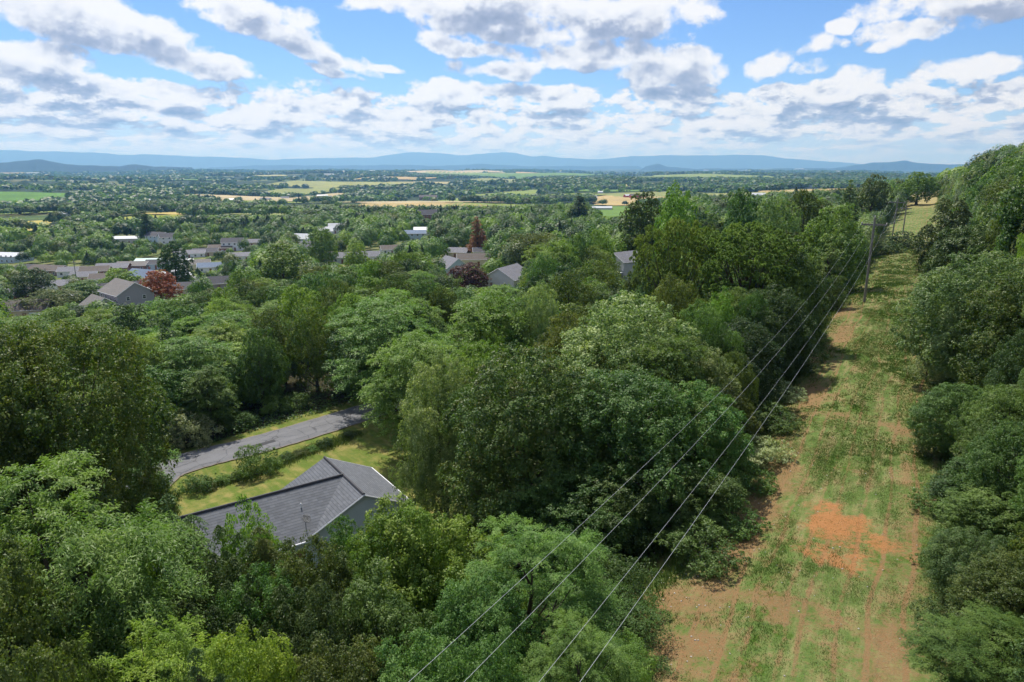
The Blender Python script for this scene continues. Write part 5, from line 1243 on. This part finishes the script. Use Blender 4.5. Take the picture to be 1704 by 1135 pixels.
for (x, y, sp) in cand:
    D = math.hypot(x, y); s, u = su(x, y)
    right = s < 0
    R = sp * .5 * rt.uniform(.82, 1.45); H = rt.uniform(10.5, 15.5) * (1.0 if D > 60 else .9)
    if 12 < s < 80 and D > 110: H = rt.uniform(13, 19.5)
    if right: H = rt.uniform(10, 14.5) if s > -9 else rt.uniform(13, 19)
    if D > 250: H = rt.uniform(9, 15)
    if 18 < s < 45 and D < 110: H *= .85
    if not right and D > 60 and D < 150 and s > 45: H = rt.uniform(9.5, 14.5)
    if in_poly(x, y, VILLP): H = rt.uniform(5.5, 11); R = rt.uniform(2.3, 4.3)
    if 12 < s < 18.5: R = min(R, 2.6); H = rt.uniform(7, 11.5)
    if -7 < s < 0: R = min(R, 2.3); H = rt.uniform(5, 9)
    gx_, gy_ = gkey(x, y); bad = False
    for i in (-1, 0, 1):
        for j in (-1, 0, 1):
            for (a, b, r) in grid.get((gx_ + i, gy_ + j), ()):
                if (a - x) ** 2 + (b - y) ** 2 < ((R + r) * .60) ** 2: bad = True; break
            if bad: break
        if bad: break
    if bad: continue
    if len(HP) and (((HP[:, 0] - x) ** 2 + (HP[:, 1] - y) ** 2) < (HP[:, 2] + R * .8 + 1) ** 2).any(): continue
    z = float(T(x, y))
    for tr_ in range(4):
        a = px(x, y, z + H); hw = R * FPX / a[2] * .8
        bt = px(x, y, z + H * .1)
        hit = (PA[:, 4] > D + 3) & (a[0] + hw > PA[:, 0]) & (a[0] - hw < PA[:, 1]) & (a[1] < PA[:, 3]) & (bt[1] > PA[:, 2])
        if not hit.any(): break
        if H > 5: H *= .78; R *= .9
        else: break
    if hit.any(): continue
    off = a[0] + hw < -40 or a[0] - hw > 1745
    if off and D > 115: continue
    grid.setdefault((gx_, gy_), []).append((x, y, R)); fill.append((R * H ** .5 / D ** 1.5 * (20 if off else 1), x, y, R, H, s, u, D))
def pick(x, y, s, u, D):
    q = rt.random(); n = float(vnoise(x, y, 26, 9))
    if s < 0:
        return rt.choice([('maple', 'maple'), ('maple', 'dark'), ('oak', 'oak'), ('juniper', 'cedar'), ('cedar', 'cedar'), ('maple', 'olive'), ('maple', 'bright'), ('oak', 'maple'), ('maple', 'silver'), ('maple_tall', 'maple')]) if n < .6 else rt.choice([('cedar', 'cedar'), ('maple', 'olive'), ('cedar', 'cedar'), ('maple_tall', 'dark'), ('oak', 'bright')])
    if s < 60 and D > 95:
        return rt.choice([('pine', 'pine'), ('pine', 'cedar'), ('juniper', 'cedar'), ('maple', 'olive'), ('maple', 'maple'), ('oak', 'oak'), ('maple', 'dark'), ('maple', 'silver'), ('locust', 'locust'), ('spruce', 'dark'), ('maple_tall', 'bright')])
    if D < 140:
        if n > .5: return rt.choice([('locust', 'locust'), ('locust', 'locust'), ('locust', 'bright'), ('maple', 'maple'), ('maple_tall', 'dark')])
        return rt.choice([('locust', 'locust'), ('maple', 'maple'), ('maple', 'bright'), ('maple', 'olive'), ('oak', 'oak'), ('maple', 'dark'), ('locust', 'bright'), ('cedar', 'olive')])
    if D < 240: return rt.choice([('locust', 'locust'), ('maple', 'bright'), ('maple', 'maple'), ('maple', 'dark'), ('oak', 'olive'), ('maple', 'locust'), ('oak', 'maple'), ('locust', 'bright')])
    return rt.choice([('maple', 'dark'), ('maple', 'maple'), ('spruce', 'dark'), ('pine', 'dark'), ('oak', 'dark'), ('maple', 'bright'), ('oak', 'maple'), ('maple', 'locust'), ('spruce', 'cedar')]) if n < .62 else rt.choice([('maple', 'bright'), ('maple', 'locust'), ('oak', 'olive'), ('maple', 'maple')])
fill.sort(reverse=True)
NIND = 530
rest = []
for i, (k_, x, y, R, H, s, u, D) in enumerate(fill):
    kd, lf = pick(x, y, s, u, D)
    if kd == 'cedar': R *= .72; H *= .8
    if kd == 'spruce': R *= .8; H *= 1.05
    if i < NIND: plant(kd, lf, x, y, H, R)
    else: rest.append((kd, lf, x, y, H, R, D))
print('fill', len(fill), 'rest', len(rest), round(time.time() - T0, 1))

# distant woodland: crowns past the ones one can single out, merged into one mass
def ball(n, size, seed, form='dome'):
    rs = np.random.RandomState(seed); d = nrm(rs.randn(n, 3)); d[:, 2] = np.abs(d[:, 2]) * .9 - .25 * (rs.rand(n) < .4)
    lob = 1 + .16 * np.sin(3 * np.arctan2(d[:, 1], d[:, 0]) + seed) + .13 * np.sin(5 * np.arctan2(d[:, 1], d[:, 0]) + 2 * seed + 4 * d[:, 2])
    P = d * (lob * (.78 + .22 * rs.rand(n)))[:, None]
    if form == 'cone': P[:, :2] *= np.clip(1.1 - (P[:, 2:3] + .2), .1, 1)
    P = P * np.array([1, 1, .52]) + np.array([0, 0, .47])
    Nn = nrm(d + rs.randn(n, 3) * .22 + np.array([0, 0, .35])); A = nrm(rs.randn(n, 3))
    L = np.full(n, size) * (.7 + .6 * rs.rand(n)); V, F_ = kites(P * 0, Nn, A, L, L * .7, rs, .1); return V.reshape(n, 4, 3), rs.rand(n), P
BALLS = {('near', f): [ball(1300, .17, k, f) for k in range(4)] for f in ('dome', 'cone')}
BALLS.update({('mid', f): [ball(330, .33, k + 5, f) for k in range(4)] for f in ('dome', 'cone')})
BALLS.update({('far', f): [ball(16, 1.15, k + 9, f) for k in range(4)] for f in ('dome', 'cone')})
SV_, ST_, SM_ = [], [], []
SLOT = ['dark', 'maple', 'bright', 'olive', 'oak', 'locust', 'silver', 'cedar', 'pine', 'seed']
def add_ball(lod, form, x, y, z, R, H, slot, tb):
    V0, tn, P0 = BALLS[(lod, form)][rt.randrange(4)]; a = rt.random() * 6.28; c, s = cos(a), sin(a)
    V = V0 + P0[:, None, :] * np.array([1, 1, 1]); W_ = np.empty_like(V); W_[..., 0] = (V[..., 0] * c - V[..., 1] * s) * R + x; W_[..., 1] = (V[..., 0] * s + V[..., 1] * c) * R + y; W_[..., 2] = P0[:, None, 2] * H + V0[..., 2] * R + z
    SV_.append(W_.reshape(-1, 3)); ST_.append(np.clip(tn * .16 + tb * .84, 0, 1)); SM_.append(np.full(len(tn), SLOT.index(slot), np.int32))
for (kd, lf, x, y, H, R, D) in rest:
    add_ball('near' if D < 620 else 'mid', 'cone' if kd in ('spruce', 'cedar') else 'dome', x, y, float(T(x, y)), R * 1.15, H, lf if lf in SLOT else 'maple', rt.random())
n = 42000
D = np.sqrt(rsx.rand(n) * (2400 ** 2 - 850 ** 2) + 850 ** 2); a = rsx.uniform(-.74, .70, n); xs, ys = D * np.sin(a), D * np.cos(a)
wn = vnoise(xs, ys, 330, 5) * .5 + vnoise(xs, ys, 120, 6) * .35 + vnoise(xs, ys, 40, 7) * .15
hedge = (np.abs(vnoise(xs, ys, 240, 15) - .5) < .018) | (np.abs(vnoise(xs, ys, 300, 16) - .45) < .016)
keep = ((wn > .535) & (rsx.rand(n) < .85)) | (hedge & (rsx.rand(n) < .4)) | (rsx.rand(n) < .02)
keep &= ~in_fields(xs, ys) & (np.abs(ys) > 0)
xs, ys, D, wn = xs[keep], ys[keep], D[keep], wn[keep]; zs = T(xs, ys)
for x, y, z, d, w in zip(xs, ys, zs, D, wn):
    q = rt.random(); sl = 'dark' if w > .56 and q < .5 else ('maple' if q < .35 else 'bright' if q < .5 else 'olive' if q < .62 else 'locust' if q < .8 else 'dark')
    add_ball('mid' if d < 1500 else 'far', 'cone' if q > .93 else 'dome', x, y, z, rt.uniform(4.5, 8.5) * (1 if d < 1500 else 1.25), rt.uniform(9, 16), sl, .2 + rt.random() * .5)
n = 60000
D = np.exp(rsx.uniform(math.log(2400), math.log(9000), n)); a = rsx.uniform(-.74, .72, n); xs, ys = D * np.sin(a), D * np.cos(a)
wn = vnoise(xs, ys * .6, 620, 25) * .6 + vnoise(xs, ys * .6, 210, 26) * .4
keep = ((wn > .52) & (rsx.rand(n) < .95)) | (rsx.rand(n) < .035); keep &= ~in_fields(xs, ys)
xs, ys, D = xs[keep], ys[keep], D[keep]; zs = T(xs, ys)
for x, y, z, d in zip(xs, ys, zs, D):
    sc_ = (d / 2400) ** .75; add_ball('far', 'dome', x, y, z - 1, rt.uniform(9, 16) * sc_, rt.uniform(12, 20), rt.choice(['dark', 'maple', 'olive', 'maple']), .25 + rt.random() * .3)
V = np.concatenate(SV_); m_ = len(V) // 4
me = np_mesh('distant_woods', V, np.arange(m_ * 4).reshape(-1, 4), {'tone': ('FACE', np.concatenate(ST_))}, np.concatenate(SM_))
for k_ in SLOT: me.materials.append(LM[k_])
tag(link('distant_woods', me), kind='stuff')
print('distant quads', m_, round(time.time() - T0, 1))

# ------------------------------------------------------------------ low growth
SP = strip_patches()
def blades(name, xs, ys, h, w, tone, mt, nb=3, seed=1, spread=.10):
    rs = np.random.RandomState(seed); n = len(xs); X_ = np.repeat(xs, nb) + rs.randn(n * nb) * spread; Y_ = np.repeat(ys, nb) + rs.randn(n * nb) * spread
    Zg = T(X_, Y_) - .02; hh = np.repeat(h, nb) * rs.uniform(.6, 1.2, n * nb); ww = np.repeat(w, nb); a = rs.rand(n * nb) * 6.28; b = rs.rand(n * nb) * 6.28; ln = rs.rand(n * nb) * .7
    V = np.empty((n * nb, 3, 3), np.float32)
    V[:, 0] = np.stack([X_ - np.cos(a) * ww, Y_ - np.sin(a) * ww, Zg], 1); V[:, 1] = np.stack([X_ + np.cos(a) * ww, Y_ + np.sin(a) * ww, Zg], 1)
    V[:, 2] = np.stack([X_ + np.cos(b) * hh * ln, Y_ + np.sin(b) * hh * ln, Zg + hh], 1)
    me = np_mesh(name, V.reshape(-1, 3), np.arange(n * nb * 3).reshape(-1, 3), {'tone': ('FACE', np.repeat(tone, nb))})
    return tag(link(name, me, mt), kind='stuff')
def grass_mat():
    def b(N):
        a = N.n('ShaderNodeAttribute'); a.attribute_name = 'tone'
        c = ramp(N, a.outputs['Fac'], [(0, (.06, .12, .02)), (.3, (.12, .19, .04)), (.55, (.22, .25, .08)), (.8, (.36, .32, .15)), (1, (.48, .40, .22))])
        p = N.n('ShaderNodeBsdfDiffuse'); N.put(p.inputs[0], c); t = N.n('ShaderNodeBsdfTranslucent'); N.put(t.inputs[0], c); m_ = N.n('ShaderNodeMixShader'); m_.inputs[0].default_value = .3
        N.nt.links.new(p.outputs[0], m_.inputs[1]); N.nt.links.new(t.outputs[0], m_.inputs[2]); return m_.outputs[0]
    return mat('grass_blades', b)
GM = grass_mat()
def strip_points(n, u0, u1, seed):
    rs = np.random.RandomState(seed); u = rs.uniform(u0, u1, n); s = rs.uniform(-1.2, 14.5, n)
    wide = (u < 36) & (rs.rand(n) < .5); s[wide] = rs.uniform(12, 23, wide.sum())
    x = -.861 * (s - 3.63) + .509 * u; y = .509 * (s - 3.63) + .861 * u
    e = np.zeros(n)
    for (s0, u0_, rs_, ru_, w_, k_) in SP: e = np.maximum(e, (1.15 - np.sqrt(((s - s0) / rs_) ** 2 + ((u - u0_) / ru_) ** 2)) * w_)
    nz = vnoise(s, u / 3.5, 1.5, 31) * .55 + vnoise(s, u / 2.0, .6, 32) * .45
    lush = vnoise(x, y, 6.0, 33)
    keep = rs.rand(n) < np.clip(1.05 - 1.5 * e - .7 * (nz > .56) - .2 * (s > 8.5) * (u < 120), .08, 1)
    return x[keep], y[keep], nz[keep], lush[keep], rs
for (n, u0, u1, h0, w0, sd_) in ((90000, 24, 58, .10, .014, 1), (60000, 58, 120, .13, .03, 2), (26000, 120, 240, .2, .07, 3)):
    x, y, nz, lu, rs = strip_points(n, u0, u1, sd_)
    blades('grass', x, y, np.full(len(x), h0) * (.6 + lu * .9), np.full(len(x), w0), np.clip(.38 + (nz - .4) * 1.2 - (lu > .62) * .35 + rs.randn(len(x)) * .2, .16, 1), GM, 3, sd_)
# tall weeds along the edges of the strip and the bank above the lawn
rs = np.random.RandomState(8); n = 26000; u = rs.uniform(28, 230, n); sd2 = rs.rand(n) < .5; s = np.where(sd2, rs.uniform(-3.0, -.2, n), rs.uniform(13.0, 17.5, n))
x = -.861 * (s - 3.63) + .509 * u; y = .509 * (s - 3.63) + .861 * u
blades('weeds', x, y, rs.uniform(.25, .8, n), rs.uniform(.02, .05, n), np.clip(rs.rand(n) * .5, 0, 1), GM, 3, 9, .2)
b0 = np.array([at(u_, v_, 0, T)[:2] for u_, v_ in ((325, 815), (380, 800), (440, 783), (500, 757), (545, 741), (590, 722))]); BP_ = resample(b0, .3)
n = 5000; k = rs.randint(0, len(BP_), n); x = BP_[k, 0] + rs.randn(n) * .55; y = BP_[k, 1] + rs.randn(n) * .55
blades('weeds', x, y, rs.uniform(.15, .6, n), rs.uniform(.02, .045, n), np.clip(rs.rand(n) * .6, 0, 1), GM, 3, 10, .15)
# leafy undergrowth on the woodland floor
n = 150000; D = np.sqrt(rs.rand(n) * (105 ** 2 - 13 ** 2) + 13 ** 2); a = rs.uniform(-.75, .75, n); x, y = D * np.sin(a), D * np.cos(a); s, u = su(x, y)
keep = ~((s > -.6) & (s < 15)) & ~((u < 36) & (s > -1) & (s < 23)) & ~in_poly(x, y, LAWN); ldx, _ = lane_dist(x, y); keep &= ldx > 4.6
keep &= ~((np.hypot(x + 15.4, y - 57.2) < 6) | (np.hypot(x + 22, y - 52.5) < 7))
x, y = x[keep], y[keep]; n = len(x); hgt = rs.rand(n) ** 1.5 * (.4 + 1.4 * (vnoise(x, y, 4.0, 41) > .5))
P = np.stack([x, y, T(x, y) + hgt], 1); L = rs.uniform(.18, .42, n)
V, F_ = kites(P, nrm(rs.randn(n, 3) * .5 + np.array([0, 0, 1.0])), nrm(rs.randn(n, 3)), L, L * .6, rs)
me = np_mesh('undergrowth', V, F_, {'tone': ('FACE', rs.rand(n))}); tag(link('undergrowth', me, LM['maple']), kind='stuff')
# pale stones turned up on the bare earth
n = 420; u = rs.uniform(27, 60, n); s = np.where(rs.rand(n) < .6, rs.uniform(9, 20, n), rs.uniform(1, 14, n)); x = -.861 * (s - 3.63) + .509 * u; y = .509 * (s - 3.63) + .861 * u
V = []; Fq = []; oc = nrm(np.array([(1, 0, 0), (0, 1, 0), (-1, 0, 0), (0, -1, 0), (0, 0, 1), (0, 0, -1)], float)); of = [(0, 1, 4), (1, 2, 4), (2, 3, 4), (3, 0, 4), (1, 0, 5), (2, 1, 5), (3, 2, 5), (0, 3, 5)]
for i in range(n):
    r_ = rs.uniform(.02, .07); b0 = len(V); q = oc * r_ * rs.uniform(.6, 1.3, (6, 3)); zz = T(x[i], y[i])
    V += [(x[i] + p[0], y[i] + p[1], zz + p[2] * .6 + .01) for p in q]; Fq += [tuple(b0 + k for k in f_) for f_ in of]
tag(link('stones', np_mesh('stones', np.array(V), np.array(Fq)), simple('pale_stone', (.50, .46, .41), .8, .2)), kind='stuff')

# ------------------------------------------------------------------ what each tree is called
LMK = [(105, 700, 'the huge oak'), (425, 735, 'the paved lane'), (600, 830, 'the grey-roofed house'), (263, 480, 'the red-leaved maple'), (195, 500, 'the tall grey house'), (30, 455, 'the parking lot'),
       (795, 390, 'the dead conifer'), (832, 452, 'the white gabled house'), (571, 424, 'the long white house'), (711, 353, 'the large brick house'), (703, 382, 'the white-roofed house'), (787, 425, 'the cream house'),
       (1037, 425, 'the tall pale house'), (1255, 420, 'the wide pine'), (1443, 440, 'the nearest pole'), (1490, 370, 'the second pole'), (1138, 320, 'the twin-topped tree'), (1050, 530, 'the tallest silver maple'),
       (885, 650, 'the rusty-seeded maple'), (632, 560, 'the large lane-end locust'), (815, 510, 'the bright round crown'), (470, 430, 'the broad bright tree'), (1652, 500, 'the shining maple'), (1572, 370, 'the leaning bushy cedar'),
       (1690, 690, 'the right-edge cedar'), (1535, 320, 'the straw-coloured field'), (240, 370, 'the tallest dark conifer'), (285, 420, 'the white trailers'), (385, 400, 'the village two-storey house'), (312, 715, 'the silvery lane shrub'), (965, 340, 'the dark tall pine'), (777, 455, 'the plum tree'), (1625, 260, 'the hilltop')]
ADJ = dict(maple='mid-green', silver='pale-leaved', seed='rusty-tipped', oak='dark olive', locust='soft green', bright='yellow-green', olive='brownish-olive', cedar='dull olive', pine='yellow-tinged', dark='dark green', red='red', plum='purple', rust='rusty', sage='silvery')
NOUN = dict(maple='broadleaf tree', maple_tall='slender tree', oak='wide tree', locust='feathery locust', cedar='cedar', juniper='bushy cedar', pine='pine', spruce='tall conifer', shrub='bush', vine='vine-hung tree')
buckets = {}
for t in TREES:
    if t['label']: t['o']['label'] = t['label']; t['o']['group'] = t['group'] or ('trees standing out one by one' if t['kind'] != 'shrub' else 'bushes along lane and strip'); continue
    a = px(t['x'], t['y'], t['z'] + t['H'] * .8); d, mk_, dx_, dy_ = min(((a[0] - u) ** 2 + ((a[1] - v) * 1.3) ** 2, nm, a[0] - u, a[1] - v) for u, v, nm in LMK)
    rel = ('right of' if dx_ > 0 else 'left of') if abs(dx_) > abs(dy_) * .9 else ('above' if dy_ < 0 else 'below')
    key = (ADJ[t['leaf']], NOUN[t['kind']], rel, mk_); buckets.setdefault(key, []).append((d, id(t), t))
ORD = ['', 'second', 'third', 'fourth', 'fifth', 'sixth', 'seventh', 'eighth', 'ninth', 'tenth', 'eleventh', 'twelfth', 'thirteenth', 'fourteenth']
for (ad, no, rel, mk_), L in buckets.items():
    L.sort()
    for i, (_, _, t) in enumerate(L):
        if len(L) == 1: s_l = '%s %s %s %s' % (ad, no, rel, mk_)
        elif i == 0: s_l = '%s %s %s %s, the closest such one' % (ad, no, rel, mk_)
        else: s_l = '%s %s %s %s, %s such one outward' % (ad, no, rel, mk_, ORD[min(i, 13)])
        t['o']['label'] = s_l; t['o']['group'] = 'trees of the wooded slopes'
print('done', len(TREES), round(time.time() - T0, 1))
